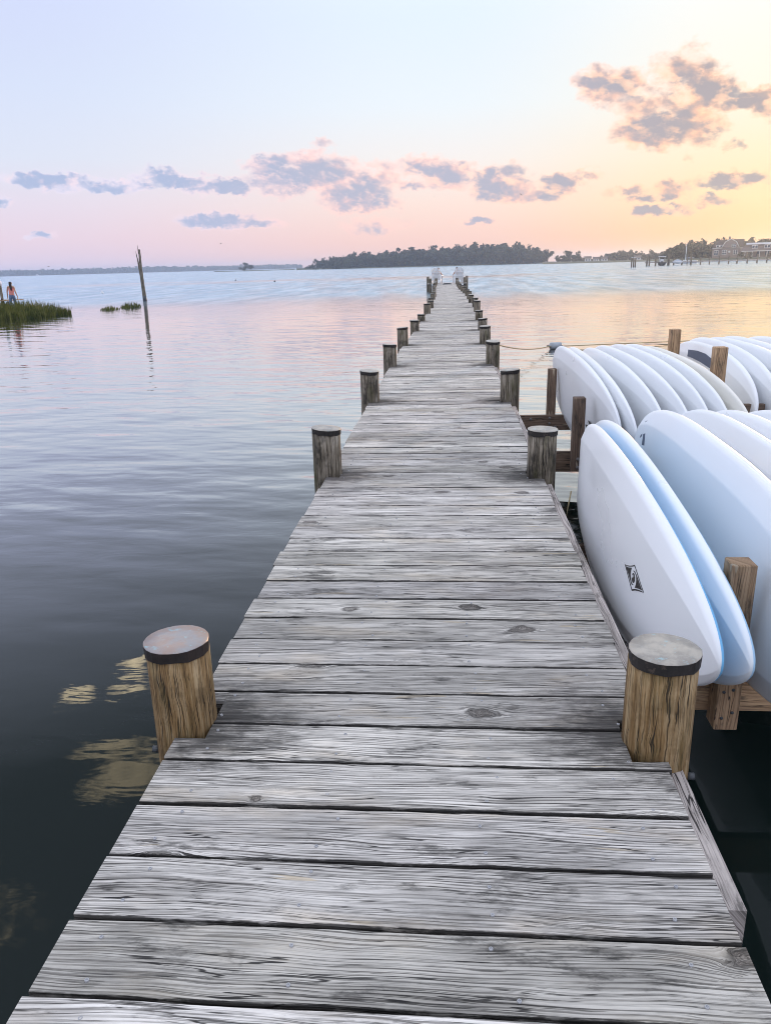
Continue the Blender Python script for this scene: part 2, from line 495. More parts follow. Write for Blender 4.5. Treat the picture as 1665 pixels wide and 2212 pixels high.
def board_mat(name, base, rough=.32):
    m, N, b = material(name)
    oc = N.node('ShaderNodeTexCoord').outputs['Object']
    rnd = N.node('ShaderNodeObjectInfo').outputs['Random']
    p = N.vmath('ADD', oc, N.comb(N.mul(rnd, 31), 0, 0))
    x, y, z = N.sep(p)
    n = N.noise(N.comb(N.mul(x, 3), N.mul(y, 1.2), N.mul(z, 2.5)), 1, 4, .6)
    c = N.mix(n, tuple(v * .93 for v in base[:3]) + (1,), base)
    N.put(b.inputs['Base Color'], c)
    N.put(b.inputs['Roughness'], N.mr(n, .3, .7, rough - .05, rough + .1))
    b.inputs['Specular IOR Level'].default_value = .45
    return m


def leaf_mat(name, a, c2, trans=0.0):
    m, N, b = material(name)
    pos = N.node('ShaderNodeNewGeometry').outputs['Position']
    n = N.noise(pos, .9 if trans == 0 else 3.0, 4, .6)
    n2 = N.noise(pos, .07 if trans == 0 else .8, 3, .6)
    N.put(b.inputs['Base Color'], N.mix(N.mr(N.add(N.mul(n, .5), N.mul(n2, .5)), .36, .64), a, c2))
    b.inputs['Roughness'].default_value = .75
    b.inputs['Specular IOR Level'].default_value = .2
    return m


MAT = {}
MAT['plank'] = plank_wood('weathered_plank', (.70, .66, .595, 1), (.46, .43, .385, 1), (.06, .053, .046, 1), (.60, .51, .39, 1), stain_shade=True)
MAT['plank_far'] = plank_wood('far_weathered_plank', (.70, .66, .595, 1), (.46, .43, .385, 1), (.06, .053, .046, 1), (.60, .51, .39, 1), stain_shade=True, gap_shade=False)
MAT['stringer'] = plank_wood('stringer_wood', (.56, .50, .46, 1), (.44, .39, .36, 1), (.18, .15, .135, 1), (.42, .37, .32, 1), knots=False, fs=.6)
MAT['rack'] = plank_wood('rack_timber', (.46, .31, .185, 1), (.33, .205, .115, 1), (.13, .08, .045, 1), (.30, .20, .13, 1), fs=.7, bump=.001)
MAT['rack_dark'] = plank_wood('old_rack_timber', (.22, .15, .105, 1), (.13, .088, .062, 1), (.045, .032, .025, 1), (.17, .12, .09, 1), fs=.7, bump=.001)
MAT['pile_tan'] = pile_wood('tan_pile_wood', (.40, .29, .16, 1), (.245, .15, .062, 1), (.10, .055, .022, 1), moss=.35, wet=.3)
MAT['pile_grey'] = pile_wood('grey_pile_wood', (.33, .29, .235, 1), (.175, .145, .105, 1), (.035, .03, .024, 1), moss=.5, wet=.8)
MAT['cap_pale'] = patina('pale_cap', (.45, .41, .35, 1), (.31, .285, .25, 1), (.36, .50, .52, 1))
MAT['cap_copper'] = patina('copper_cap', (.36, .275, .235, 1), (.33, .315, .31, 1), (.32, .52, .56, 1), .38, .5)
MAT['band'] = patina('cap_band', (.012, .010, .009, 1), (.022, .018, .016, 1), (.07, .05, .04, 1), .8, .0)
MAT['band_copper'] = patina('copper_band', (.014, .011, .010, 1), (.028, .018, .015, 1), (.16, .06, .04, 1), .7, .2)
MAT['screw'] = plain('screw_steel', (.36, .36, .37), .35, .2, 40)
MAT['bolt'] = plain('galvanised_bolt', (.14, .13, .13), .5, .3, 40)
MAT['white'] = board_mat('white_board_shell', (.85, .87, .89, 1))
MAT['cream'] = board_mat('cream_board_shell', (.80, .775, .70, 1))
MAT['blue'] = board_mat('blue_board_rail', (.17, .48, .78, 1))
MAT['midblue'] = board_mat('mid_blue_board_deck', (.42, .66, .86, 1))
MAT['paleblue'] = board_mat('pale_blue_board_shell', (.84, .88, .91, 1))
MAT['ink'] = plain('black_print', (.012, .012, .014), .4, .1)
MAT['pad'] = plain('grey_pad_foam', (.10, .115, .16), .85, .15, 60)
MAT['rope'] = plain('rope_fibre', (.42, .34, .20), .9, .3, 90)
MAT['cord'] = plain('cord_fibre', (.40, .40, .36), .9, .3, 90)
MAT['float'] = plain('grey_float', (.34, .37, .40), .5, .2, 20)
MAT['whitepaint'] = plain('white_paint', (.78, .79, .80), .5, .06, 10)
MAT['glass'] = plain('window_glass', (.05, .06, .08), .08, .1)
MAT['shingle'] = plain('cedar_shingle', (.27, .22, .19), .9, .2, 3)
MAT['roof'] = plain('roof_shingle', (.15, .12, .105), .9, .2, 3)
MAT['trim'] = plain('house_trim', (.74, .72, .68), .6, .05, 5)
MAT['hull'] = plain('boat_hull', (.72, .73, .75), .35, .05, 3)
MAT['hulldark'] = plain('boat_trim', (.05, .055, .06), .5, .1, 3)
MAT['cover'] = plain('boat_cover', (.62, .66, .74), .8, .08, 2)
MAT['bark'] = plain('bark', (.055, .045, .035), .9, .3, 6)
MAT['skin'] = plain('skin', (.50, .29, .20), .55, .06, 10)
MAT['hair'] = plain('dark_hair', (.012, .009, .008), .5, .3, 40)
MAT['salmon'] = plain('salmon_cloth', (.72, .25, .22), .85, .1, 20)
MAT['denim'] = plain('denim', (.13, .19, .30), .9, .25, 12)
MAT['darkcloth'] = plain('dark_cloth', (.04, .042, .05), .9, .2, 12)
MAT['pinkcloth'] = plain('pink_cloth', (.55, .36, .36), .9, .1, 12)
MAT['pine'] = leaf_mat('wood_foliage', (.014, .022, .015, 1), (.055, .070, .038, 1))
MAT['oak'] = leaf_mat('shore_foliage', (.035, .040, .020, 1), (.085, .085, .040, 1))
MAT['grass'] = leaf_mat('marsh_grass_blade', (.035, .055, .010, 1), (.17, .17, .04, 1), trans=.2)
MAT['mud'] = plain('marsh_mud', (.05, .042, .03), .85, .3, 2, .02)
MAT['shore'] = plain('shore_ground', (.085, .085, .045), .95, .3, .05)
MAT['sand'] = plain('shore_sand', (.30, .26, .19), .95, .15, .2)
MAT['feather'] = plain('gull_feather', (.10, .09, .085), .8, .2, 20)

# ------------------------------------------------------------------ water
WZ = -0.65
wm, N, b = material('bay_water')
pos = N.node('ShaderNodeNewGeometry').outputs['Position']
px_, py_, pz_ = N.sep(pos)
edge_n = N.noise(N.comb(N.mul(px_, .02), N.mul(py_, .05), 0), 1, 3, .5)
rough_zone = N.mr(N.math('MULTIPLY_ADD', edge_n, 22.0, py_), 42.0, 76.0)
slick = N.mr(N.math('ABSOLUTE', N.sub(N.math('MULTIPLY_ADD', px_, .10, N.math('MULTIPLY_ADD', edge_n, 14.0, py_)), 140.0)), 26.0, 4.0)
slick = N.mul(slick, N.mr(N.noise(N.comb(N.mul(px_, .03), N.mul(py_, .02), 30), 1, 3, .6), .40, .62))
rough_zone = N.mul(rough_zone, N.math('MULTIPLY_ADD', slick, -.45, 1.0))
patch = N.mr(N.noise(N.comb(N.mul(px_, .035), N.mul(py_, .11), 4), 1, 3, .55), .42, .62)
swell = N.noise(N.comb(N.mul(px_, .55), N.mul(py_, 1.0), 0), 1, 2, .45)
rip = N.noise(N.comb(N.mul(px_, 2.2), N.mul(py_, 5.0), 0), 1, 3, .55, .4)
fine = N.noise(N.comb(N.mul(px_, 7.0), N.mul(py_, 13.0), 0), 1, 3, .6)
chop = N.noise(N.comb(N.mul(px_, 1.5), N.mul(py_, .55), 7), 1, 4, .7)
calm = N.mr(py_, 2.5, 12.0, .30, 1.0)
near_h = N.add(N.mul(swell, N.math('MULTIPLY_ADD', calm, .022, .004)), N.mul(N.mul(rip, calm), N.math('MULTIPLY_ADD', patch, .0055, .0014)))
undul = N.noise(N.comb(N.math('MULTIPLY_ADD', py_, .5, N.mul(px_, 1.0)), N.mul(py_, 1.9), 15), 1, 2, .42)
near_h = N.add(near_h, N.mul(undul, N.mul(N.mr(py_, 3.2, 7.0, .10, 1.0), N.mr(py_, 12.0, 30.0, .030, .006))))
near_h = N.add(near_h, N.mul(fine, N.mul(N.mul(patch, calm), .0004)))
far_h = N.mul(chop, .05)
h = N.add(N.mul(near_h, N.sub(1.0, rough_zone)), N.mul(far_h, rough_zone))
bp = N.node('ShaderNodeBump'); bp.inputs['Distance'].default_value = 1.0; bp.inputs['Strength'].default_value = 1.0
N.put(bp.inputs['Height'], h)
fr = N.node('ShaderNodeFresnel'); fr.inputs['IOR'].default_value = 1.333
N.l.new(bp.outputs[0], fr.inputs['Normal'])
fac = N.ramp(fr.outputs[0], [(0, (.010,) * 3 + (1,)), (.05, (.013,) * 3 + (1,)), (.09, (.085,) * 3 + (1,)), (.155, (.27,) * 3 + (1,)), (.26, (.58,) * 3 + (1,)), (.40, (.75,) * 3 + (1,)), (.75, (.93,) * 3 + (1,)), (1, (1, 1, 1, 1))])
gl = N.node('ShaderNodeBsdfGlossy'); N.put(gl.inputs['Roughness'], N.math('MULTIPLY_ADD', rough_zone, N.mr(N.noise(N.comb(N.mul(px_, .5), N.mul(py_, .06), 2), 1, 4, .6), .35, .65, .14, .22), .018)); N.put(gl.inputs['Color'], N.mix(rough_zone, (1, 1, 1, 1), N.mix(N.mr(N.noise(N.comb(N.mul(px_, .7), N.mul(py_, .11), 12), 1, 5, .7), .35, .65), (.56, .70, .82, 1), (.76, .87, .96, 1))))
N.l.new(bp.outputs[0], gl.inputs['Normal'])
df = N.node('ShaderNodeBsdfDiffuse'); N.put(df.inputs['Color'], N.mix(rough_zone, (.006, .011, .010, 1), (.10, .15, .19, 1)))
mx = N.node('ShaderNodeMixShader')
N.put(mx.inputs[0], fac); N.l.new(df.outputs[0], mx.inputs[1]); N.l.new(gl.outputs[0], mx.inputs[2])
wm.node_tree.nodes.remove(b)
N.l.new(mx.outputs[0], [n for n in wm.node_tree.nodes if n.type == 'OUTPUT_MATERIAL'][0].inputs['Surface'])
water = MB().add([(-1900, -150, WZ), (1400, -150, WZ), (1400, 2800, WZ), (-1900, 2800, WZ)], [(0, 1, 2, 3)]).build('water', wm)
tag(water, kind='structure')

# ------------------------------------------------------------------ pier
CX = [(0, 0), (9, 0), (11.4, -.01), (14.3, 0), (17.3, .075), (20.5, .11), (24, .18), (26.7, .21), (30, .14), (33, .145), (36, .13), (39.7, .06), (42, .02), (45.3, -.07), (60, -.17), (70, -.2)]


def cx(y):
    for (a, va), (c, vc) in zip(CX, CX[1:]):
        if a <= y <= c:
            return va + (vc - va) * (y - a) / (c - a)
    return 0.0


PILE_L = [(2.135, .29), (5.245, .33), (8.28, .33), (11.32, .31), (14.28, .32), (17.5, .23), (20.6, .17), (23.75, .28), (26.7, .23), (29.9, .19), (33.2, .25), (36.2, .22), (39.3, .22), (42.3, .24), (45.4, .25), (48.5, .25), (51.5, .26), (54.6, .28), (57.6, .42)]
PILE_R = [(2.07, .315), (5.19, .32), (8.2, .33), (11.42, .32), (14.38, .31), (17.3, .25), (20.53, .24), (24.1, .32), (26.87, .29), (29.8, .29), (32.8, .31), (35.95, .29), (39.4, .3), (42.3, .3), (45.4, .3), (48.4, .28), (51.5, .3), (54.5, .3), (57.6, .42)]
PR = .0975
pier = empty('wooden_pier', (0, 0, 0))
tag(pier, 'long narrow pier of weathered grey planks running out over the bay', 'pier')
PITCH, PW, HALF, TH = .1965, .1868, .744, .038


def plank_mesh(y0, y1, notchL, notchR, seed):
    """solid board, wavering edges; notch = (a, b) range of y cut away at that end, local"""
    rg = random.Random(seed)
    mb = MB()
    xa, xb = -HALF - rg.uniform(-.004, .008), HALF + rg.uniform(-.004, .008)
    IN = HALF - .096

    def strip(x0, x1, ya, yb, n, capa=True, capb=True):
        vs = []; fs = []
        for i in range(n + 1):
            x = x0 + (x1 - x0) * i / n
            ja, jb = rg.gauss(0, .0012), rg.gauss(0, .0012)
            jz = rg.gauss(0, .0006)
            r = .003
            vs += [(x, ya + ja, -TH), (x, ya + ja, -r), (x, ya + ja + r, jz), (x, yb + jb - r, jz), (x, yb + jb, -r), (x, yb + jb, -TH)]
        for i in range(n):
            a = i * 6; c = a + 6
            for k in range(6):
                k2 = (k + 1) % 6
                fs.append((a + k, a + k2, c + k2, c + k)[::-1])
        if capa: fs.append((0, 1, 2, 3, 4, 5)[::-1])
        if capb: fs.append(tuple(n * 6 + k for k in (0, 1, 2, 3, 4, 5)))
        mb.add(vs, fs)

    lx = xa if notchL is None else -IN
    rx = xb if notchR is None else IN
    strip(lx, rx, y0, y1, 14)
    for nt, s in ((notchL, -1), (notchR, 1)):
        if nt is None: continue
        for ya, yb in ((y0, min(nt[0], y1)), (max(nt[1], y0), y1)):
            if yb - ya > .012:
                if s < 0: strip(xa, -IN, ya, yb, 2)
                else: strip(IN, xb, ya, yb, 2)
    return mb.mesh('plank')


variants = [plank_mesh(-PW / 2, PW / 2, None, None, 100 + i) for i in range(10)]
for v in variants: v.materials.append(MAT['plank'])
far_planks = MB()
rg = random.Random(3)
k = -5
screw_mb = MB()


def overlap(lst, a, b_):
    for yp, _ in lst:
        if a < yp + PR + .006 and b_ > yp - PR - .006:
            return (yp - PR - .004, yp + PR + .004)
    return None


while True:
    yc = 1.333 + PITCH * (k + .5)
    k += 1
    if yc > 60.2: break
    a, c = yc - PW / 2, yc + PW / 2
    nl, nr = overlap(PILE_L, a, c), overlap(PILE_R, a, c)
    if yc < 32:
        if nl is None and nr is None:
            me = rg.choice(variants)
        else:
            me = plank_mesh(-PW / 2, PW / 2, (nl[0] - yc, nl[1] - yc) if nl else None, (nr[0] - yc, nr[1] - yc) if nr else None, 1000 + k)
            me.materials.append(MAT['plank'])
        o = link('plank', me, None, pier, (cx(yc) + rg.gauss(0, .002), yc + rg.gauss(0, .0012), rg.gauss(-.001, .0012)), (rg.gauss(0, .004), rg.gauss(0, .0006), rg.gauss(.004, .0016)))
        if nl is None and nr is None:
            o.scale.x = 1 + rg.gauss(0, .0025)
        if yc < 9:
            for fx in (-.62, -.21, .21, .62):
                for fy in (-.052, .05):
                    sx, sy = cx(yc) + fx + rg.gauss(0, .018), yc + fy + rg.gauss(0, .008)
                    vs = []; n = 8
                    for rr_, zz in ((.0047, .0008), (.0028, .0010), (.0020, -.0006)):
                        for i in range(n):
                            th = 2 * math.pi * i / n
                            vs.append((sx + rr_ * math.cos(th), sy + rr_ * math.sin(th), zz))
                    fs = [(r_ * n + i, r_ * n + (i + 1) % n, (r_ + 1) * n + (i + 1) % n, (r_ + 1) * n + i) for r_ in range(2) for i in range(n)]
                    fs.append(tuple(2 * n + i for i in range(n)))
                    base = len(vs)
                    vs += [(sx + .0053 * math.cos(2 * math.pi * i / n), sy + .0053 * math.sin(2 * math.pi * i / n), -.004) for i in range(n)]
                    fs += [(base + i, base + (i + 1) % n, (i + 1) % n, i) for i in range(n)]
                    screw_mb.add(vs, fs)
    else:
        lx = -HALF if nl is None else -HALF + .096
        rx = HALF if nr is None else HALF - .096
        far_planks.box((cx(yc) + (lx + rx) / 2 + rg.gauss(0, .003), yc, -TH / 2 + rg.gauss(0, .0015)), (rx - lx, PW, TH))
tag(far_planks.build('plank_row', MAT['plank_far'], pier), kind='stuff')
tag(screw_mb.build('deck_screw_row', MAT['screw'], pier), kind='stuff')
# wide head of the pier, boards laid the other way
for i in range(14):
    MB().box((0, 0, 0), (2.9, PW, TH)).build('head_plank', MAT['plank_far'], pier, (-.12, 60.3 + i * PITCH, -.020 + rg.gauss(0, .001)))
# stringers under the planks
for xo, y0, y1, zz in ((.780, 1.47, 8.3, -.044), (.780, 8.3, 30, -.044), (.780, 30, 60, -.044), (-.70, .4, 30, -.06), (-.70, 30, 60, -.06), (0, .4, 60, -.06), (.66, .4, 60, -.06)):
    ym = (y0 + y1) / 2
    n = max(2, int((y1 - y0) / 3))
    mb = MB()
    L = y1 - y0
    hh, tt = .19, .048
    vs = []; fs = []
    for i in range(n + 1):
        yy = y0 + L * i / n
        xx = cx(yy) + xo
        vs += [(-(yy - ym), xx - tt / 2, zz - hh), (-(yy - ym), xx + tt / 2, zz - hh), (-(yy - ym), xx + tt / 2, zz), (-(yy - ym), xx - tt / 2, zz)]
    for i in range(n):
        a = i * 4
        for q in range(4):
            fs.append((a + q, a + (q + 1) % 4, a + 4 + (q + 1) % 4, a + 4 + q))
    fs += [(3, 2, 1, 0), tuple(n * 4 + q for q in range(4))]
    mb.add(vs, fs)
    mb.build('stringer', MAT['stringer'], pier, (0, ym, 0), (0, 0, -math.pi / 2))


def pile_mesh(top, seed, rad=PR):
    rg = random.Random(seed)
    n = 24
    ph = [rg.uniform(0, 6.28) for _ in range(4)]
    vs = []; fs = []
    zs = [-2.2, -.9, -.65, -.4, -.15, 0, top * .5, top - .03]
    for i, z in enumerate(zs):
        for q in range(n):
            th = 2 * math.pi * q / n
            r = rad * (1 + .018 * math.sin(2 * th + ph[0]) + .012 * math.sin(3 * th + ph[1]) + .01 * math.sin(5 * th + ph[2]) + rg.gauss(0, .004)) * (1.03 - .03 * (z + .6))
            vs.append((r * math.cos(th), r * math.sin(th), z))
    for i in range(len(zs) - 1):
        for q in range(n):
            fs.append((i * n + q, i * n + (q + 1) % n, (i + 1) * n + (q + 1) % n, (i + 1) * n + q))
    fs.append(tuple((len(zs) - 1) * n + q for q in range(n)))
    return MB().add(vs, fs, True).mesh('pile')


def cap(pile, top, seed, mtop, mband, rad=PR, bandh=.036):
    rg = random.Random(seed)
    n = 22
    rr = [rad * 1.045 * (1 + rg.gauss(0, .008)) for _ in range(n)]
    tilt, ta = rg.uniform(0, .02), rg.uniform(0, 6.28)

    def zt(q): return top + tilt * math.cos(2 * math.pi * q / n + ta) * .5
    P = lambda q, r, z: (r * math.cos(2 * math.pi * q / n), r * math.sin(2 * math.pi * q / n), z)
    vs = [P(q, rr[q] * .99, zt(q) - bandh - rg.uniform(0, .007)) for q in range(n)] + [P(q, rr[q] * 1.006, zt(q) - .004) for q in range(n)]
    MB().add(vs, [(q, (q + 1) % n, n + (q + 1) % n, n + q) for q in range(n)]).build('cap_band', mband, pile)
    vs = [P(q, rr[q] * 1.006, zt(q) - .004) for q in range(n)] + [P(q, rr[q] * .985, zt(q) + .001) for q in range(n)] + [P(q, rr[q] * .5, zt(q) * .3 + top * .7 + .003 + rg.gauss(0, .0012)) for q in range(n)] + [(0, 0, top + .004)]
    fs = [(r * n + q, r * n + (q + 1) % n, (r + 1) * n + (q + 1) % n, (r + 1) * n + q) for r in range(2) for q in range(n)] + [(2 * n + q, 2 * n + (q + 1) % n, 3 * n) for q in range(n)]
    MB().add(vs, fs, True).build('cap_top', mtop, pile)


for side, lst in ((-1, PILE_L), (1, PILE_R)):
    for i, (yp, top) in enumerate(lst):
        tan = i == 0
        o = link('pile', pile_mesh(top, 50 * side + i), MAT['pile_tan' if tan else 'pile_grey'], pier, (cx(yp) + side * .7445, yp, 0), (0, 0, random.Random(i * 3 + side).uniform(0, 6)))
        if i == 0:
            tag(o, 'tan unweathered round pile with dark vertical cracks')
        cap(o, top, 300 * side + i, MAT['cap_copper'] if (tan and side < 0) else MAT['cap_pale'], MAT['band_copper'] if (tan and side < 0) else MAT['band'])
        if tan:
            MB().tube([(side * .09, -.03, -.10), (side * .112, -.03, -.10)], .011, 8).build('bolt', MAT['hulldark'], pier, (side * .7445, yp, 0))
# taller mooring piles at the head of the pier
for (x, y, top) in ((-1.38, 60.4, .40), (1.2, 61.0, .42), (-1.62, 62.6, .5), (1.4, 62.8, .5)):
    o = link('pile', pile_mesh(top, int(x * 100), .1), MAT['pile_grey'], pier, (x, y, 0))

# ------------------------------------------------------------------ paddle boards
def board_mesh(q, thick, chine=0.0):
    L, Wd, n1a, n2a, n1b, n2b, ka, kb = q
    NS, half = 44, []
    # cross-section stations: (height fraction, x fraction) from bottom rail round the hull face to the top rail
    hull = [(-.985, .27), (-.995, .14), (-1.0, 0.0), (-.99, -.22), (-.965, -.42), (-.93, -.52), (-.90, -.58), (-.71, -.955), (-.69, -.99), (-.66, -1.0), (-.2, -1.0), (.2, -1.0), (.66, -1.0), (.69, -.99), (.71, -.955), (.90, -.58), (.93, -.52), (.965, -.42), (.99, -.22), (1.0, 0.0), (.995, .14), (.985, .27)]
    deck = [(.985, .27), (.94, .50), (.86, .68), (.72, .86), (.5, .96), (.2, 1.0), (-.2, 1.0), (-.5, .96), (-.72, .86), (-.86, .68), (-.94, .50), (-.985, .27)]

    def shell(sec):
        vs = []; fs = []
        for i in range(NS + 1):
            t = -1 + 2 * i / NS
            s = math.sin(t * math.pi / 2) * .9995
            a = abs(s)
            w = Wd / 2 * max(1 - a ** (n1a if s < 0 else n1b), 0) ** (n2a if s < 0 else n2b)
            bend = (ka if s < 0 else kb) * a ** 2.5
            th = thick / 2 * max(1 - a ** 6, 0) ** .5 * .92 + thick * .04
            th = min(th, max(w * .75, .004))
            for hf, xf in sec:
                xk = xf
                if chine and xf < 0 and s < -.45:
                    c = chine * (-s - .45) / .55
                    xk = xf * (1 - c * min(1, abs(hf - .15)) ** 1.0)
                vs.append((xk * th + bend, s * L / 2, hf * w))
        m = len(sec)
        for i in range(NS):
            for k in range(m - 1):
                a = i * m + k
                fs.append((a, a + 1, a + m + 1, a + m))
        for e in (0, NS):
            fs.append(tuple(e * m + k for k in range(m)) if e else tuple(range(m))[::-1])
        return MB().add(vs, fs, True)
    return shell(hull), shell(deck), hull


def hull_x(q, thick, y, h):
    """x of the hull face at local y and height h"""
    L, Wd, n1a, n2a, n1b, n2b, ka, kb = q
    s = y / (L / 2); a = min(abs(s), .999)
    w = Wd / 2 * (1 - a ** (n1a if s < 0 else n1b)) ** (n2a if s < 0 else n2b)
    th = min(thick / 2 * (1 - a ** 6) ** .5 * .92 + thick * .04, w * .75)
    hf = abs(h / w)
    prof = [(0, 1), (.66, 1.0), (.69, .99), (.71, .955), (.90, .58), (.93, .52), (.965, .42), (.99, .22), (1, 0), (9, 0)]
    for (a0, v0), (a1, v1) in zip(prof, prof[1:]):
        if a0 <= hf <= a1:
            xf = v0 + (v1 - v0) * (hf - a0) / (a1 - a0)
            break
    return -xf * th + (ka if s < 0 else kb) * a ** 2.5


def decal(parent, name, q, thick, pts, mat, lift=.0012):
    vs = [(hull_x(q, thick, y, h) - lift, y, h) for y, h in pts]
    vs2 = [(v[0] + .0006, v[1], v[2]) for v in vs]
    n = len(vs)
    mb = MB()
    mb.add(vs + vs2, [tuple(range(n))] + [(i, (i + 1) % n, n + (i + 1) % n, n + i) for i in range(n)])
    return mb.build(name, mat, parent)


def paddle_board(pose, shape, thick, hullm, deckm, label, group, chine=0.0):
    Xc, Yc, Zc, yw, lean, rot = pose
    o = empty('paddle_board', (Xc, Yc, Zc))
    o.rotation_euler = (rot, lean, -yw)
    hm, dm, _ = board_mesh(shape, thick, chine)
    ho = hm.build('hull_shell', hullm, o)
    do = dm.build('deck_shell', deckm, o)
    tag(o, label, 'paddle board', group)
    return o


G1, G2 = 'paddle boards in the near rack', 'paddle boards in the far rack'
b1s = (3.175, .811, 2.174, .578, 2.573, .591, .107, .097)
b1 = paddle_board((.948, 3.915, .093, .032, .019, -.015), b1s, .11, MAT['white'], MAT['blue'], 'white paddle board with black eye emblem and blue edge, nearest the pier', G1)
LOGO = {
'lineL': [(-0.6978, 0.0168), (-0.7082, 0.0191), (-0.8464, -0.0441), (-0.8398, -0.048)],
'lineR': [(-0.8457, 0.0665), (-0.8532, 0.0699), (-0.9969, 0.0101), (-0.9884, 0.008)],
'top': [(-0.6954, 0.0171), (-0.7285, 0.0246), (-0.7765, 0.0403), (-0.8209, 0.0588), (-0.8476, 0.0721), (-0.8477, 0.0662), (-0.8137, 0.0508), (-0.7685, 0.0331), (-0.7296, 0.0214), (-0.7036, 0.0162)],
'bot': [(-0.8379, -0.0427), (-0.8783, -0.024), (-0.9279, -0.0066), (-0.9683, 0.0043), (-0.9956, 0.009), (-0.9618, -0.0022), (-0.9216, -0.015), (-0.8804, -0.0303), (-0.8437, -0.0478)],
'left': [(-0.7206, 0.0159), (-0.7604, 0.0263), (-0.8083, 0.0432), (-0.8015, 0.0279), (-0.7994, 0.0104), (-0.8053, -0.0067), (-0.8123, -0.015), (-0.8007, -0.0141), (-0.7701, -0.0013)],
'right': [(-0.8746, 0.0431), (-0.895, 0.0377), (-0.9206, 0.0293), (-0.9719, 0.0093), (-0.9348, -0.0003), (-0.902, -0.0108), (-0.8783, -0.0186), (-0.889, 0.0001), (-0.89, 0.0168), (-0.8836, 0.0304)],
'arcL': [(-0.8037, 0.0038), (-0.8142, -0.0087), (-0.8272, -0.0172), (-0.8541, -0.0152), (-0.8523, -0.0184), (-0.8294, -0.0238), (-0.8109, -0.0197)],
'arcR': [(-0.8297, 0.039), (-0.8499, 0.0458), (-0.8663, 0.0452), (-0.8774, 0.0374), (-0.8667, 0.0386), (-0.8545, 0.0405), (-0.842, 0.0405)],
'pupil': [(-0.8662, 0.0202), (-0.8672, 0.0119), (-0.8648, 0.0036), (-0.8595, -0.0036), (-0.8518, -0.0084), (-0.8431, -0.0103), (-0.8346, -0.0088), (-0.8276, -0.0042), (-0.8233, 0.0028), (-0.8223, 0.0112), (-0.8248, 0.0196), (-0.8304, 0.0268), (-0.8382, 0.0316), (-0.8469, 0.0333), (-0.8553, 0.0318), (-0.862, 0.0271)],
'glint': [(-0.846, 0.0202), (-0.8458, 0.0156), (-0.8428, 0.0116), (-0.838, 0.0097), (-0.8333, 0.0106), (-0.8304, 0.014), (-0.8305, 0.0185), (-0.8336, 0.0226), (-0.8384, 0.0245), (-0.8431, 0.0236)]}
for kname, pts in LOGO.items():
    decal(b1, 'emblem', b1s, .11, pts, MAT['white'] if kname == 'glint' else MAT['ink'], .0022 if kname == 'glint' else .0014)
b2s = (3.191, .802, 1.994, .562, 2.613, .603, .110, .024)
paddle_board((1.068, 3.999, .083, .025, .035, .008), b2s, .105, MAT['paleblue'], MAT['midblue'], 'pale blue paddle board pressed against the one with the eye emblem', G1)
b3s = (3.217, .816, 2.826, .505, 2.728, .471, -.001, .043)
b3 = paddle_board((1.352, 3.739, .159, .006, .121, .018), b3s, .12, MAT['white'], MAT['white'], 'large white paddle board right of the short front post, dark stripes at far end', G1)
for pts in ([(1.2462, 0.221), (1.2064, 0.2374), (1.2319, 0.1258), (1.2842, 0.1033)], [(1.1941, 0.1498), (1.1405, 0.1671), (1.0966, 0.0976), (1.1701, 0.0846)]):
    decal(b3, 'stripe', b3s, .12, pts, MAT['pad'])
cs = (3.2, .805, 2.55, .53, 2.67, .56, .02, .03)
for xx, yy, lb in ((1.709, 4.20, 'white paddle board second from the right of the short front post'), (1.888, 4.173, 'white paddle board third from the right of the short front post'), (2.11, 4.15, 'rightmost white paddle board showing in the near rack')):
    paddle_board((xx, yy, .097, .01, .10, .012), cs, .115, MAT['white'], MAT['white'], lb, G1)
CB = [(1.279, 7.228, .199, -.016, -.106, .014), (1.389, 7.145, .198, -.005, -.159, .013), (1.559, 7.138, .194, -.028, -.115, .006), (1.692, 7.087, .219, -.046, -.141, .007), (1.833, 7.135, .226, -.05, -.105, .002), (1.958, 7.119, .228, -.051, -.106, .001), (2.110, 7.054, .208, -.04, -.133, .008),
      (2.563, 7.857, .187, .052, .12, -.02), (2.69, 7.791, .222, .034, .06, -.011), (2.84, 7.58, .237, -.003, -.031, -.005), (2.99, 7.592, .239, .003, -.036, .003), (3.24, 7.482, .242, -.01, -.041, .002)]
CLAB = ['white paddle board at the pier end of the far rack, black marks on its nose', 'white paddle board second from the pier in the far rack', 'white paddle board third from the pier in the far rack, cord loop on its nose', 'white paddle board fourth from the pier in the far rack',
        'white paddle board fifth from the pier in the far rack', 'white paddle board sixth from the pier in the far rack', 'cream white paddle board leaning beside the two tall posts of the far rack',
        'white paddle board with dark grey patch between the two tall posts', 'white paddle board just right of the dark patched one in the far rack', 'white paddle board fourth from the right in the far rack', 'white paddle board second from the right in the far rack', 'rightmost white paddle board of the far rack']
CLAB[9] = 'white paddle board third from the right in the far rack'
cfs = (3.208, .81, 2.575, .515, 2.70, .546, .05, .046)
cboards = []
for i, (ps, lb) in enumerate(zip(CB, CLAB)):
    mm = MAT['cream'] if i in (6,) else MAT['white']
    cboards.append(paddle_board(ps, cfs, .10 if i < 7 else .11, mm, mm, lb, G2, chine=.75 if i < 7 else 0.0))
for pts in ([(-0.8414, -0.0439), (-0.9226, -0.0384), (-0.9539, -0.0603), (-0.8893, -0.0685)], [(-0.7319, -0.1022), (-0.8194, -0.0893), (-0.862, -0.1383), (-0.7881, -0.149)]):
    decal(cboards[0], 'nose_mark', cfs, .115, pts, MAT['ink'])
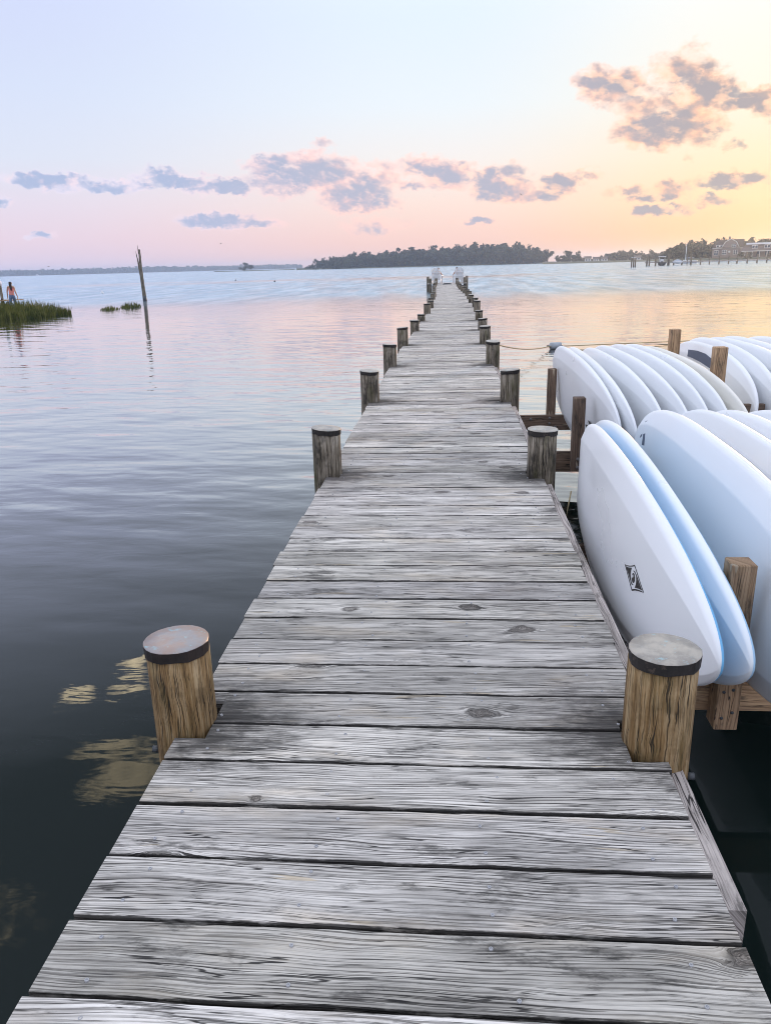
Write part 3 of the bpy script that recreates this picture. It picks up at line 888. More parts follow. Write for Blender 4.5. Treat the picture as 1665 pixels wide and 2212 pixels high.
decal(cboards[7], 'grip_patch', cfs, .115, [(0.4518, 0.3072), (0.1111, 0.3253), (-0.2003, 0.3239), (-0.4359, 0.3012), (-0.5073, 0.2141), (-0.1211, 0.2378), (0.2078, 0.2458), (0.392, 0.2423)], MAT['pad'], .004)
MB().tube([(-.03, -1.42, .10), (-.06, -1.44, .04), (-.09, -1.40, -.04), (-.10, -1.36, -.11), (-.07, -1.40, -.09), (-.05, -1.46, .02), (-.03, -1.45, .09)], .006, 6).build('cord_loop', MAT['cord'], cboards[2])

# ------------------------------------------------------------------ board rack
def timber(name, a, b_, w, hgt, mat, parent, roll_=0.0):
    """squared timber from a to b; local X runs along it"""
    a, b_ = Vector(a), Vector(b_)
    d = b_ - a
    L = d.length
    x = d.normalized()
    zc = Vector((0, 0, 1)) if abs(x.z) < .9 else Vector((0, -1, 0))
    yv = zc.cross(x).normalized(); zv = x.cross(yv)
    bm = bmesh.new()
    bmesh.ops.create_cube(bm, size=1)
    for v in bm.verts:
        v.co = Vector((v.co.x * L, v.co.y * w, v.co.z * hgt))
    bmesh.ops.bevel(bm, geom=bm.edges[:], offset=.004, segments=1, affect='EDGES')
    me = bpy.data.meshes.new(name); bm.to_mesh(me); bm.free()
    o = link(name, me, mat, parent)
    m = Matrix((x, yv, zv)).transposed().to_4x4()
    m.translation = (a + b_) / 2
    o.matrix_local = m
    return o


def bolt(parent, p, r=.014, n=8):
    return MB().tube([(0, 0, 0), (0, -.012, 0)], [r, r * .85], n).build('bolt', MAT['bolt'], parent, p)


rack = empty('near_board_rack', (.80, 2.7, 0))
tag(rack, 'timber rack on the right of the pier holding the nearest paddle boards', 'rack')
o0 = Vector((.80, 2.7, 0))
timber('crossbeam', Vector((.80, 2.815, -.255)) - o0, Vector((5.2, 2.815, -.255)) - o0, .045, .17, MAT['rack'], rack)
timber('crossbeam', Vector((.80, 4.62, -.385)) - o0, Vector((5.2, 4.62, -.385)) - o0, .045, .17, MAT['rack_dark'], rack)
timber('crossbeam', Vector((.80, 3.45, -.40)) - o0, Vector((1.15, 3.45, -.40)) - o0, .09, .04, MAT['stringer'], rack)
up_ = timber('upright', Vector((1.192, 2.746, -.37)) - o0, Vector((1.192, 2.746, .324)) - o0, .090, .090, MAT['rack'], rack)
for sx, sz in ((-.022, -.20), (.012, -.19), (.018, -.29), (-.02, -.315)):
    MB().tube([(0, 0, 0), (0, -.004, 0)], .0065, 8).build('nail', MAT['hulldark'], rack, Vector((1.192 + sx, 2.702, sz)) - o0)
timber('upright', Vector((2.45, 2.746, -.37)) - o0, Vector((2.45, 2.746, .32)) - o0, .088, .088, MAT['rack'], rack)
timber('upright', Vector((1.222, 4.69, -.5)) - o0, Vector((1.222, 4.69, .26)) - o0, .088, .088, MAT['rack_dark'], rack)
for x in (2.6, 4.8):
    for y in (2.83, 4.72):
        link('rack_post', pile_mesh(-.1, int(x * 10 + y), .08), MAT['pile_grey'], rack, Vector((x, y + .08, -.10)) - o0)
rack2 = empty('far_board_rack', (.80, 6.2, 0))
tag(rack2, 'darker timber rack behind the second pile holding the farther paddle boards', 'rack')
o0 = Vector((.80, 6.2, 0))
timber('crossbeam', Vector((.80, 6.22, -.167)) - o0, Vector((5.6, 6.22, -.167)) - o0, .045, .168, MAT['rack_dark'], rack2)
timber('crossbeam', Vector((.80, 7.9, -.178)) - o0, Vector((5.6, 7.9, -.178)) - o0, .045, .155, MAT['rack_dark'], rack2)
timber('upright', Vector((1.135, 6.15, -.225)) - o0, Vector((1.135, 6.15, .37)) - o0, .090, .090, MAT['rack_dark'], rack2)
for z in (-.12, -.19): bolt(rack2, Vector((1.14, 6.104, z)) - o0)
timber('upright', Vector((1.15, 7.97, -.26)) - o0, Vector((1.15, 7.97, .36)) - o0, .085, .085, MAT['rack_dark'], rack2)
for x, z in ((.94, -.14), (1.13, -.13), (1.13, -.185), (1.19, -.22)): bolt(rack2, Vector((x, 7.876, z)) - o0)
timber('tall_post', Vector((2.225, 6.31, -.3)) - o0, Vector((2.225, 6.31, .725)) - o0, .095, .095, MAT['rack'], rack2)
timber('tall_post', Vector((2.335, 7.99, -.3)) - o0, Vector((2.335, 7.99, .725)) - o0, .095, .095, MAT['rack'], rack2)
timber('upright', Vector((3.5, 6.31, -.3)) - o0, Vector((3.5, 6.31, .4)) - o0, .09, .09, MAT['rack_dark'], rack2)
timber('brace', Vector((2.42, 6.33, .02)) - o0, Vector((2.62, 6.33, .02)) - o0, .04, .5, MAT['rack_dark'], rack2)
for x in (2.9, 5.2):
    for y in (6.4, 8.1):
        link('rack_post', pile_mesh(-.05, int(x * 10 + y), .08), MAT['pile_grey'], rack2, Vector((x, y, -.12)) - o0)

# thin line hanging from the nearest board down to the water
MB().tube([(.93, 5.05, -.08), (.905, 4.98, -.16), (.885, 4.94, -.26), (.88, 4.92, -.38), (.90, 4.9, -.50), (.92, 4.9, -.68)], .005, 6).build('hanging_line', MAT['rope'])
tag(bpy.data.objects['hanging_line'], 'thin pale line hanging beside the nearest paddle board down to the dark water', 'rope')

# ------------------------------------------------------------------ float line
def sag(a, c, s, n=14):
    a, c = Vector(a), Vector(c)
    return [a.lerp(c, i / n) - Vector((0, 0, s * 4 * (i / n) * (1 - i / n))) for i in range(n + 1)]


rp = MB().tube(sag((.80, 14.38, .03), (2.50, 19.2, -.57), .10) + sag((2.62, 19.25, -.58), (6.5, 20.5, -.62), .0)[1:], .012, 6).build('mooring_rope', MAT['rope'])
tag(rp, 'thin tan rope stretched from a right hand pile to the grey float', 'rope')
fl = empty('float_buoy', (2.66, 19.3, -.60), R(20))
MB().tube([(-.17, 0, .03), (-.13, 0, .03), (-.12, 0, .03), (.14, 0, .03), (.15, 0, .03), (.19, 0, .03)], [.03, .05, .085, .085, .05, .03], 14).build('float_body', MAT['float'], fl)
MB().tube([(-.22, 0, .03), (-.165, 0, .03)], .022, 8).build('float_neck', MAT['hulldark'], fl)
tag(fl, 'grey cylindrical float on the rope beyond the white paddle boards', 'float')

# ------------------------------------------------------------------ marsh bank, grass
def blob_land(name, pts, z, mat, edge=.25, dome=0.0):
    n = len(pts)
    cxm = sum(p[0] for p in pts) / n; cym = sum(p[1] for p in pts) / n
    vs = [(x, y, WZ - .3) for x, y in pts]
    vs += [(cxm + (x - cxm) * (1 - edge * .3), cym + (y - cym) * (1 - edge * .3), z - .04) for x, y in pts]
    vs += [(cxm + (x - cxm) * .75, cym + (y - cym) * .75, z) for x, y in pts]
    vs.append((cxm, cym, z + dome))
    fs = [(r * n + i, r * n + (i + 1) % n, (r + 1) * n + (i + 1) % n, (r + 1) * n + i) for r in range(2) for i in range(n)] + [(2 * n + i, 2 * n + (i + 1) % n, 3 * n) for i in range(n)]
    o = MB().add(vs, fs, True).build(name, mat)
    return tag(o, kind='structure')


bank = [(-19.9, 40.7), (-20.3, 39.0), (-20.4, 37.6), (-21.6, 36.9), (-23.2, 36.2), (-25.5, 35.4), (-29, 34.6), (-33, 34.6), (-36, 37), (-36, 43), (-31, 45), (-27, 44.8), (-24, 44), (-21.9, 42.6)]
blob_land('marsh_bank', bank, -.56, MAT['mud'])


def inside(x, y, poly):
    r = False
    j = len(poly) - 1
    for i in range(len(poly)):
        (xi, yi), (xj, yj) = poly[i], poly[j]
        if (yi > y) != (yj > y) and x < (xj - xi) * (y - yi) / (yj - yi) + xi:
            r = not r
        j = i
    return r


def blades(name, n, sample, hmin, hmax, z0, seed, w=.012):
    rg = random.Random(seed)
    vs = []; fs = []
    for _ in range(n):
        x, y, hs = sample(rg)
        h = rg.uniform(hmin, hmax) * hs
        a = rg.uniform(0, 6.28); ln = rg.gauss(.10, .16) * h
        ux, uy = math.cos(a), math.sin(a)
        la = rg.uniform(0, 6.28)
        lx, ly = math.cos(la) * ln, math.sin(la) * ln
        ww = w * rg.uniform(.7, 1.4)
        b0 = len(vs)
        vs += [(x - ux * ww, y - uy * ww, z0), (x + ux * ww, y + uy * ww, z0),
               (x - ux * ww * .8 + lx * .35, y - uy * ww * .8 + ly * .35, z0 + h * .55), (x + ux * ww * .8 + lx * .35, y + uy * ww * .8 + ly * .35, z0 + h * .55),
               (x + lx, y + ly, z0 + h)]
        fs += [(b0, b0 + 1, b0 + 3, b0 + 2), (b0 + 2, b0 + 3, b0 + 4)]
    o = MB().add(vs, fs).build(name, MAT['grass'])
    return o


def bank_sample(rg):
    while True:
        x, y = rg.uniform(-30, -19.8), rg.uniform(34.6, 42)
        if inside(x * .985 - .35, y + .12, bank) and not (abs(x + 23.9) < .5 and y > 41):
            hs = .62 + .38 * min(1, max(0, (-20.4 - x) / 2.0))
            if -23.2 < x < -21.3: hs *= 1.12
            if x < -24.3: hs *= .82
            return x, y, hs
tag(blades('marsh_grass', 15000, bank_sample, .36, .88, -.72, 5, .017), 'tall green marsh grass on the low bank at the left edge', 'grass', kind='stuff')
for (cx_, cy_, rx_, ry_, n, hm, lb) in ((-19.7, 45.0, .5, .8, 260, .30, 'smaller tuft of marsh grass standing in open water left of the broken stake'), (-19.4, 47.4, .6, .8, 360, .46, 'larger tuft of marsh grass standing in the water beside the broken stake')):
    def smp(rg, a=cx_, c=cy_, rx=rx_, ry=ry_):
        t, r = rg.uniform(0, 6.28), math.sqrt(rg.random())
        return a + math.cos(t) * r * rx, c + math.sin(t) * r * ry, 1.1 - .75 * r + .25 * rg.random()
    tag(blades('grass_tuft', n, smp, hm * .5, hm, WZ - .03, int(cx_ * 10)), lb, 'grass', kind='stuff')

# ------------------------------------------------------------------ broken stake in the water
st = empty('broken_stake', (-22.4, 57.4, WZ))
tag(st, 'tall dark split wooden stake standing alone in the water', 'stake')
MB().tube([(0, 0, -1), (0, 0, 0), (-.02, 0, 1.2), (-.02, 0, 2.4), (.03, 0, 3.0), (.05, 0, 3.5), (.05, 0, 3.62)], [.145, .14, .125, .115, .085, .07, .055], 9).build('shaft', MAT['pile_grey'], st, rot=(0, -.012, 0))
MB().tube([(0, 0, -.2), (0, 0, .15), (-.005, 0, .34)], [.150, .148, .142], 9).build('wet_foot', MAT['hulldark'], st, rot=(0, -.012, 0))
MB().tube([(-.09, .02, 1.6), (-.13, 0, 2.3), (-.16, 0, 2.9), (-.20, 0, 3.25), (-.22, 0, 3.5)], [.06, .055, .04, .03, .008], 7).build('splinter', MAT['pile_grey'], st, rot=(0, -.012, 0))
MB().tube([(-.02, -.02, 3.3), (-.03, -.02, 3.6), (-.035, 0, 3.95)], [.035, .025, .004], 6).build('splinter', MAT['pile_grey'], st, rot=(0, -.012, 0))

# ------------------------------------------------------------------ people
def skinned(name, joints, edges, mat, parent, sub=2, loc=None):
    me = bpy.data.meshes.new(name)
    names = list(joints)
    me.from_pydata([joints[k_][0] for k_ in names], [(names.index(a), names.index(c)) for a, c in edges] if False else [], [])
    me.from_pydata([], [], []) if False else None
    bm = bmesh.new()
    vmap = {k_: bm.verts.new(joints[k_][0]) for k_ in names}
    for a, c in edges: bm.edges.new((vmap[a], vmap[c]))
    bm.to_mesh(me); bm.free()
    o = link(name, me, mat, parent, loc)
    o.modifiers.new('Skin', 'SKIN')
    if not me.skin_vertices:
        bpy.context.view_layer.objects.active = o
    sv = me.skin_vertices[0].data
    for i, k_ in enumerate(names):
        r = joints[k_][1]
        sv[i].radius = (r, r) if not isinstance(r, tuple) else r
        sv[i].use_root = (i == 0)
    if sub:
        sm = o.modifiers.new('Sub', 'SUBSURF'); sm.levels = sub; sm.render_levels = sub
    for pl in me.polygons: pl.use_smooth = True
    return o


def hand(pref, wrist, d, side, J, E_):
    """five short finger chains from a palm below the wrist; d = direction of the hand"""
    w = Vector(wrist); d = Vector(d).normalized()
    sdir = Vector((0, 1, 0))
    palm = w + d * .06
    J[pref + 'palm'] = (tuple(palm), .026); E_.append((pref + 'wrist', pref + 'palm'))
    for i, (off, ln) in enumerate(((-.03, .07), (-.01, .082), (.010, .078), (.030, .062))):
        a = palm + sdir * off + d * .045
        e = a + d * ln * .9 + Vector((-side * .02, 0, 0))
        J[pref + f'f{i}a'] = (tuple(a), .010); J[pref + f'f{i}b'] = (tuple(e), .008)
        E_ += [(pref + 'palm', pref + f'f{i}a'), (pref + f'f{i}a', pref + f'f{i}b')]
    a = palm + sdir * .045 + d * .0
    J[pref + 'tha'] = (tuple(a), .011); J[pref + 'thb'] = (tuple(a + sdir * .02 + d * .045), .009)
    E_ += [(pref + 'palm', pref + 'tha'), (pref + 'tha', pref + 'thb')]


wom = empty('person', (-23.86, 42.0, -.51))
wom.rotation_euler = (0, R(2), R(4))
tag(wom, 'woman with long dark hair in salmon top and jeans walking away behind the grass', 'person')
J = {'pelvis': ((0, 0, .90), (.13, .10)), 'waist': ((0, .0, 1.06), (.105, .085)), 'chest': ((0, 0, 1.26), (.13, .095)), 'neck': ((0, .0, 1.39), .05), 'neck2': ((0, .01, 1.45), .048), 'head': ((0, .02, 1.52), (.075, .09)), 'crown': ((0, .015, 1.585), (.06, .075))}
E_ = [('pelvis', 'waist'), ('waist', 'chest'), ('chest', 'neck'), ('neck', 'neck2'), ('neck2', 'head'), ('head', 'crown')]
for s, pf in ((-1, 'l'), (1, 'r')):
    J[pf + 'sh'] = ((s * .165, 0, 1.33), .05); J[pf + 'el'] = ((s * .225, -.02, 1.06), .036); J[pf + 'wrist'] = ((s * .27, .05, .84), .025)
    J[pf + 'hip'] = ((s * .085, 0, .84), .085); J[pf + 'kn'] = ((s * .095, .10 * s + .02, .47), .058); J[pf + 'an'] = ((s * .10, .06 * s - .03, .08), .04); J[pf + 'toe'] = ((s * .11, .06 * s + .10, .04), .035)
    E_ += [('chest', pf + 'sh'), (pf + 'sh', pf + 'el'), (pf + 'el', pf + 'wrist'), ('pelvis', pf + 'hip'), (pf + 'hip', pf + 'kn'), (pf + 'kn', pf + 'an'), (pf + 'an', pf + 'toe')]
    hand(pf, (s * .27, .05, .84), (s * .1, .1, -1), s, J, E_)
skinned('body', J, E_, MAT['skin'], wom, 2)
T = {'waist': ((0, 0, 1.08), (.135, .11)), 'hips': ((0, 0, .95), (.155, .125)), 'hem': ((0, 0, .86), (.165, .135)), 'chest': ((0, 0, 1.24), (.15, .115)), 'lst': ((-.11, 0, 1.34), .05), 'rst': ((.11, 0, 1.34), .05)}
skinned('top', T, [('waist', 'hips'), ('hips', 'hem'), ('waist', 'chest'), ('chest', 'lst'), ('chest', 'rst')], MAT['salmon'], wom, 2)
T = {'pelvis': ((0, 0, .88), (.135, .115)), 'belt': ((0, 0, .98), (.115, .095))}
ed = [('pelvis', 'belt')]
for s, pf in ((-1, 'l'), (1, 'r')):
    T[pf + 'hip'] = ((s * .088, 0, .78), .095); T[pf + 'kn'] = ((s * .095, .10 * s + .02, .47), .078); T[pf + 'an'] = ((s * .10, .06 * s - .03, .12), .075)
    ed += [('pelvis', pf + 'hip'), (pf + 'hip', pf + 'kn'), (pf + 'kn', pf + 'an')]
skinned('jeans', T, ed, MAT['denim'], wom, 2)
T = {'crown': ((0, -.01, 1.60), (.075, .085)), 'back': ((0, -.03, 1.50), (.09, .09)), 'nape': ((.015, -.07, 1.38), (.075, .05)), 'mid': ((.045, -.105, 1.24), (.06, .035)), 'tip': ((.065, -.11, 1.12), (.03, .02))}
skinned('hair', T, [('crown', 'back'), ('back', 'nape'), ('nape', 'mid'), ('mid', 'tip')], MAT['hair'], wom, 2)
# face, on the far side of the head
for s in (-1, 1):
    MB().tube([(s * .03, .100, 1.525), (s * .03, .106, 1.525)], .012, 8).build('eye', MAT['hair'], wom)
    MB().tube([(s * .083, .005, 1.53), (s * .085, .01, 1.50), (s * .083, .015, 1.49)], .012, 6).build('ear', MAT['skin'], wom)
MB().tube([(0, .10, 1.525), (0, .122, 1.495), (0, .10, 1.485)], [.008, .013, .008], 6).build('nose', MAT['skin'], wom)
MB().tube([(-.025, .098, 1.465), (0, .104, 1.463), (.025, .098, 1.465)], .007, 6).build('mouth', MAT['salmon'], wom)


def adirondack(loc, rz, label):
    c = empty('garden_chair', loc, rz)
    m = MAT['whitepaint']
    lean = R(-24)
    for i in range(7):
        f = (i - 3) / 3
        Lh = .98 - .16 * f * f
        w0 = .075
        MB().box((0, 0, Lh / 2), (w0, .02, Lh)).build('back_slat', m, c, (f * .225, -.26, .24), (-lean, R(0) + f * R(7), 0))
    for z, wd in ((.30, .62), (.60, .66)):
        MB().box((0, 0, 0), (wd, .03, .06)).build('back_brace', m, c, (0, -.29 - (z) * .42, .24 + z * .9), (-lean, 0, 0))
    for i in range(5):
        MB().box((0, 0, 0), (.54, .075, .02)).build('seat_slat', m, c, (0, -.22 + i * .115, .27 + i * .028), (R(13), 0, 0))
    for s in (-1, 1):
        MB().box((0, 0, 0), (.13, .72, .024)).build('armrest', m, c, (s * .35, -.03, .545))
        MB().box((0, 0, 0), (.09, .03, .535)).build('front_leg', m, c, (s * .31, .27, .268))
        MB().box((0, 0, 0), (.025, .92, .12)).build('side_rail', m, c, (s * .285, -.12, .215), (R(15), 0, 0))
        MB().box((0, 0, 0), (.09, .03, .54)).build('rear_post', m, c, (s * .31, -.36, .27))
    tag(c, label, 'chair', 'white chairs at the end of the pier')
    return c


def sitter(loc, rz, shirt, side, label):
    p = empty('person', loc, rz)
    J = {'pelvis': ((0, -.10, .40), (.15, .11)), 'waist': ((side * .02, -.20, .56), (.12, .095)), 'chest': ((side * .05, -.28, .78), (.15, .10)), 'neck': ((side * .09, -.27, .93), .052), 'head': ((side * .14, -.24, 1.05), (.078, .092)), 'crown': ((side * .15, -.235, 1.11), (.06, .075))}
    E_ = [('pelvis', 'waist'), ('waist', 'chest'), ('chest', 'neck'), ('neck', 'head'), ('head', 'crown')]
    for s, pf in ((-1, 'l'), (1, 'r')):
        J[pf + 'sh'] = ((s * .19 + side * .05, -.27, .85), .055); J[pf + 'el'] = ((s * .37, -.12, .62), .042); J[pf + 'wrist'] = ((s * .35, .14, .60), .028)
        J[pf + 'hip'] = ((s * .10, -.04, .40), .09); J[pf + 'kn'] = ((s * .13, .38, .47), .065); J[pf + 'an'] = ((s * .13, .50, .08), .045); J[pf + 'toe'] = ((s * .14, .64, .05), .038)
        E_ += [('chest', pf + 'sh'), (pf + 'sh', pf + 'el'), (pf + 'el', pf + 'wrist'), ('pelvis', pf + 'hip'), (pf + 'hip', pf + 'kn'), (pf + 'kn', pf + 'an'), (pf + 'an', pf + 'toe')]
    skinned('body', J, E_, MAT['skin'], p, 2)
    T = {'waist': ((side * .02, -.20, .56), (.135, .11)), 'hem': ((0, -.12, .42), (.165, .12)), 'chest': ((side * .05, -.28, .78), (.165, .115)), 'l': ((-.16 + side * .05, -.27, .86), .06), 'r': ((.16 + side * .05, -.27, .86), .06)}
    skinned('shirt', T, [('waist', 'hem'), ('waist', 'chest'), ('chest', 'l'), ('chest', 'r')], shirt, p, 2)
    T = {'pelvis': ((0, -.08, .41), (.165, .125))}
    ed = []
    for s, pf in ((-1, 'l'), (1, 'r')):
        T[pf + 'hip'] = ((s * .10, -.02, .41), .10); T[pf + 'kn'] = ((s * .13, .36, .48), .08)
        ed += [('pelvis', pf + 'hip'), (pf + 'hip', pf + 'kn')]
    skinned('shorts', T, ed, MAT['denim'], p, 2)
    T = {'crown': ((side * .15, -.25, 1.125), (.072, .082)), 'back': ((side * .14, -.29, 1.05), (.075, .05))}
    skinned('hair', T, [('crown', 'back')], MAT['hair'], p, 2)
    MB().tube([(side * .15, -.15, 1.06), (side * .15, -.125, 1.04)], .014, 6).build('nose', MAT['skin'], p)
    tag(p, label, 'person', 'people sitting at the end of the pier')
    return p


adirondack((-.86, 61.4, 0), R(-12), 'left hand white slatted chair at the far end of the pier')
adirondack((.70, 61.4, 0), R(10), 'right hand white slatted chair at the far end of the pier')
sitter((-.86, 61.4, 0), R(-12), MAT['darkcloth'], 1, 'person leaning to the right in the left hand white chair')
sitter((.70, 61.4, 0), R(10), MAT['pinkcloth'], -1, 'person leaning to the left in the right hand white chair')

# dark bundle lying on the far planks
bd = empty('folded_towel', (-.10, 57.0, 0))
rg = random.Random(12)
vs = []; fs = []
nx_, ny_ = 12, 7
for j in range(ny_ + 1):
    for i in range(nx_ + 1):
        u, v = i / nx_ * 2 - 1, j / ny_ * 2 - 1
        e = max(abs(u), abs(v))
        vs.append((u * .33 + rg.gauss(0, .012), v * .28 + .15 * u + rg.gauss(0, .01), .012 + (1 - e ** 4) * (.04 + .05 * rg.random()) * (1 if e < 1 else 0)))
for j in range(ny_):
    for i in range(nx_):
        a = j * (nx_ + 1) + i
        fs.append((a, a + 1, a + nx_ + 2, a + nx_ + 1))
MB().add(vs, fs, True).build('cloth', MAT['darkcloth'], bd)
tag(bd, 'dark crumpled cloth lying flat on the planks near the white chairs', 'cloth')

# ------------------------------------------------------------------ little landing at the left edge
ld = empty('timber_landing', (-26.2, 46.5, WZ))
tag(ld, 'low brown timber landing at the left edge beyond the woman', 'landing')
for i in range(9):
    MB().box((0, 0, 0), (.17, 1.8, .04)).build('deck_board', MAT['rack'], ld, (-1.6 + i * .19, 0, .62))
for z in (.18, .38):
    MB().box((0, 0, 0), (1.75, .05, .17)).build('fascia_board', MAT['rack'], ld, (-.84, -.86, z))
for x in (-1.6, -.85, -.05):
    MB().tube([(0, 0, -.8), (0, 0, .58)], .08, 10).build('post', MAT['pile_grey'], ld, (x, -.75, 0))
ps = empty('mooring_post', (-26.75, 46.0, WZ))
MB().tube([(0, 0, -.6), (0, 0, 1.5)], .08, 10).build('shaft', MAT['pile_grey'], ps)
MB().tube([(0, 0, 1.48), (0, 0, 1.62), (0, 0, 1.72), (0, 0, 1.8)], [.10, .13, .11, .03], 12).build('pale_cap', MAT['whitepaint'], ps)
tag(ps, 'dark post with pale rounded cap rising from the timber landing', 'post')

# ------------------------------------------------------------------ trees
def crown_quads(mb, c, rx, ry, rz, n, s, rg, lumps=6):
    cs_ = [(rg.gauss(0, .45), rg.gauss(0, .45), rg.gauss(.05, .42), rg.uniform(.35, .6)) for _ in range(lumps)]
    for _ in range(n):
        a = rg.choice(cs_)
        d = Vector((rg.gauss(0, 1), rg.gauss(0, 1), rg.gauss(0, 1))).normalized() * a[3] * (rg.random() ** .35)
        p = Vector((c[0] + (a[0] + d.x) * rx, c[1] + (a[1] + d.y) * ry, c[2] + (a[2] + d.z) * rz))
        nrm = (d.normalized() + Vector((rg.gauss(0, .5), rg.gauss(0, .5), rg.gauss(.2, .5)))).normalized()
        t = nrm.orthogonal().normalized()
        q = nrm.cross(t)
        an = rg.uniform(0, 6.28)
        t, q = t * math.cos(an) + q * math.sin(an), q * math.cos(an) - t * math.sin(an)
        k_ = s * rg.uniform(.6, 1.3)
        mb.add([p - t * k_ - q * k_ * .6, p + t * k_ - q * k_ * .6, p + t * k_ * .7 + q * k_ * .7, p - t * k_ * .6 + q * k_ * .6], [(0, 1, 2, 3)])


def polar(a, d, z=0.0):
    return (math.sin(R(a)) * d + .12, math.cos(R(a)) * d, z)


def wood(name, prof, d0, depth, step, rows, seed, mat, leafs, nq, label):
    """a far wood that reads as one mass: prof = [(azimuth, height in metres)]"""
    rg = random.Random(seed)
    mb = MB()
    a0, a1 = prof[0][0], prof[-1][0]
    n = max(2, int(abs(R(a1 - a0)) * d0 / step))
    for r in range(rows):
        dd = d0 + depth * r / max(1, rows - 1)
        for i in range(n + 1):
            a = a0 + (a1 - a0) * (i + rg.uniform(-.4, .4)) / n
            h = 0
            for (p, hp), (q, hq) in zip(prof, prof[1:]):
                if p <= a <= q: h = hp + (hq - hp) * (a - p) / (q - p)
            if h < 1: continue
            f = .72 + .28 * (r / max(1, rows - 1))
            h *= f * rg.uniform(.90, 1.03)
            x, y, _ = polar(a, dd + rg.uniform(-3, 3))
            cr = max(1.5, min(h * .42, 5.5))
            crown_quads(mb, (x, y, WZ + .6 + h - cr * .95), cr * rg.uniform(.75, 1.1), cr, cr * .95, nq, leafs * cr / 4, rg)
            if h > 3:
                crown_quads(mb, (x, y, WZ + .6 + (h - cr) * .45), cr * .9, cr * .9, max(1.2, (h - cr) * .55), int(nq * .8), leafs * cr / 4, rg, 9)
    o = mb.build(name, mat)
    return tag(o, label, 'trees', kind='stuff')


def land(name, pts, d0, d1, z, mat, n=40, a0=None, a1=None):
    """low strip of ground between two bearings"""
    vs = []; fs = []
    rg = random.Random(int(d0))
    for i in range(n + 1):
        a = a0 + (a1 - a0) * i / n
        e = math.sin(math.pi * i / n) ** .4 if pts == 'lens' else 1
        m_ = (d0 + d1) / 2
        hw = (d1 - d0) / 2 * max(.04, e) * rg.uniform(.95, 1.05)
        vs += [polar(a, m_ - hw, WZ - .4), polar(a, m_ - hw * .96 + 1, WZ + .5), polar(a, m_, z), polar(a, m_ + hw, WZ - .4)]
    for i in range(n):
        for k_ in range(3):
            q = i * 4 + k_
            fs.append((q, q + 4, q + 5, q + 1))
    o = MB().add(vs, fs, True).build(name, mat)
    return tag(o, kind='structure')


land('island', 'lens', 745, 860, WZ + 1.4, MAT['shore'], 40, -10.9, 7.2)
wood('island_wood', [(-10.3, 2), (-9.7, 5), (-9.2, 8.5), (-8.2, 11), (-6.9, 13), (-4, 15.5), (-.7, 17.4), (2.5, 18.7), (4.1, 19.2), (5.2, 17.5), (5.9, 15), (6.6, 9)], 762, 70, 4.2, 5, 21, MAT['pine'], .95, 105, 'dense dark wood covering the long low island')
land('far_shore', 'flat', 2350, 2700, WZ + 2, MAT['shore'], 40, -36, -9)
wood('far_wood', [(-36, 15), (-31, 14), (-27, 14.5), (-24, 15), (-21.6, 16), (-18, 13), (-14, 12.5), (-12, 12), (-10.5, 11)], 2380, 90, 7, 3, 22, MAT['pine'], 3.0, 26, 'thin blue line of distant woods on the left horizon')
land('right_shore', 'flat', 560, 900, WZ + 1.3, MAT['shore'], 30, 6.4, 34)
wood('right_wood', [(7.4, 6), (8.8, 7.5), (9.3, 4), (10.0, 3.5), (10.4, 5), (11.2, 9.5), (12.4, 8.5), (13.2, 6), (14.2, 7.5), (16.5, 8.5), (20, 9), (34, 10)], 680, 60, 4.5, 3, 23, MAT['oak'], .95, 95, 'low trees along the shore to the right of the island')
land('house_shore', 'flat', 372, 560, WZ + 1.5, MAT['shore'], 24, 13.8, 36)
wood('house_wood', [(14.3, 3), (14.7, 8), (15.4, 11), (16.0, 10.4), (17.2, 10.6), (18.2, 11), (19.2, 10.5), (20.4, 11.2), (22, 10.5), (34, 11)], 455, 50, 3.6, 3, 24, MAT['oak'], .72, 130, 'brown green trees behind the two large houses')


def lone_tree(name, a, d, h, cr, seed, label, nq=260, base=.4, lump=9):
    rg = random.Random(seed)
    x, y, _ = polar(a, d)
    t = empty(name, (x, y, WZ + base))
    mb = MB()
    mb.tube([(0, 0, -.4), (.1, 0, h * .4), (-.1, .1, h * .8)], [.35 * h / 10, .25 * h / 10, .08], 7)
    for i in range(5):
        an = rg.uniform(0, 6.28)
        mb.tube([(0, 0, h * rg.uniform(.35, .6)), (math.cos(an) * cr * .4, math.sin(an) * cr * .4, h * .72), (math.cos(an) * cr * .75, math.sin(an) * cr * .75, h * .85)], [.13, .09, .03], 5)
    mb.build('trunk', MAT['bark'], t)
    mb = MB()
    crown_quads(mb, (0, 0, h - cr * .75), cr, cr, cr * .75, nq * 3, .095 * cr, rg, lump)
    mb.build('crown', MAT['pine'], t)
    tag(t, label, 'tree')
    return t


lone_tree('tree', 6.75, 758, 10.8, 5.2, 31, 'rounded dark tree standing clear at the right end of the island')
lone_tree('tree', -9.55, 757, 9.2, 2.6, 32, 'single small tree above the left tip of the island', 130)
land('islet', 'lens', 885, 905, WZ + .7, MAT['shore'], 14, -16.6, -11.0)
lone_tree('tree', -14.45, 892, 6.9, 4.2, 33, 'left hand dark tree on the small islet off the left shore', 260)
lone_tree('tree', -14.05, 895, 6.4, 3.6, 34, 'right hand dark tree on the small islet off the left shore', 240)
lone_tree('tree', 8.2, 690, 9.0, 4.4, 35, 'broad tree on the low shore just right of the island', 150)

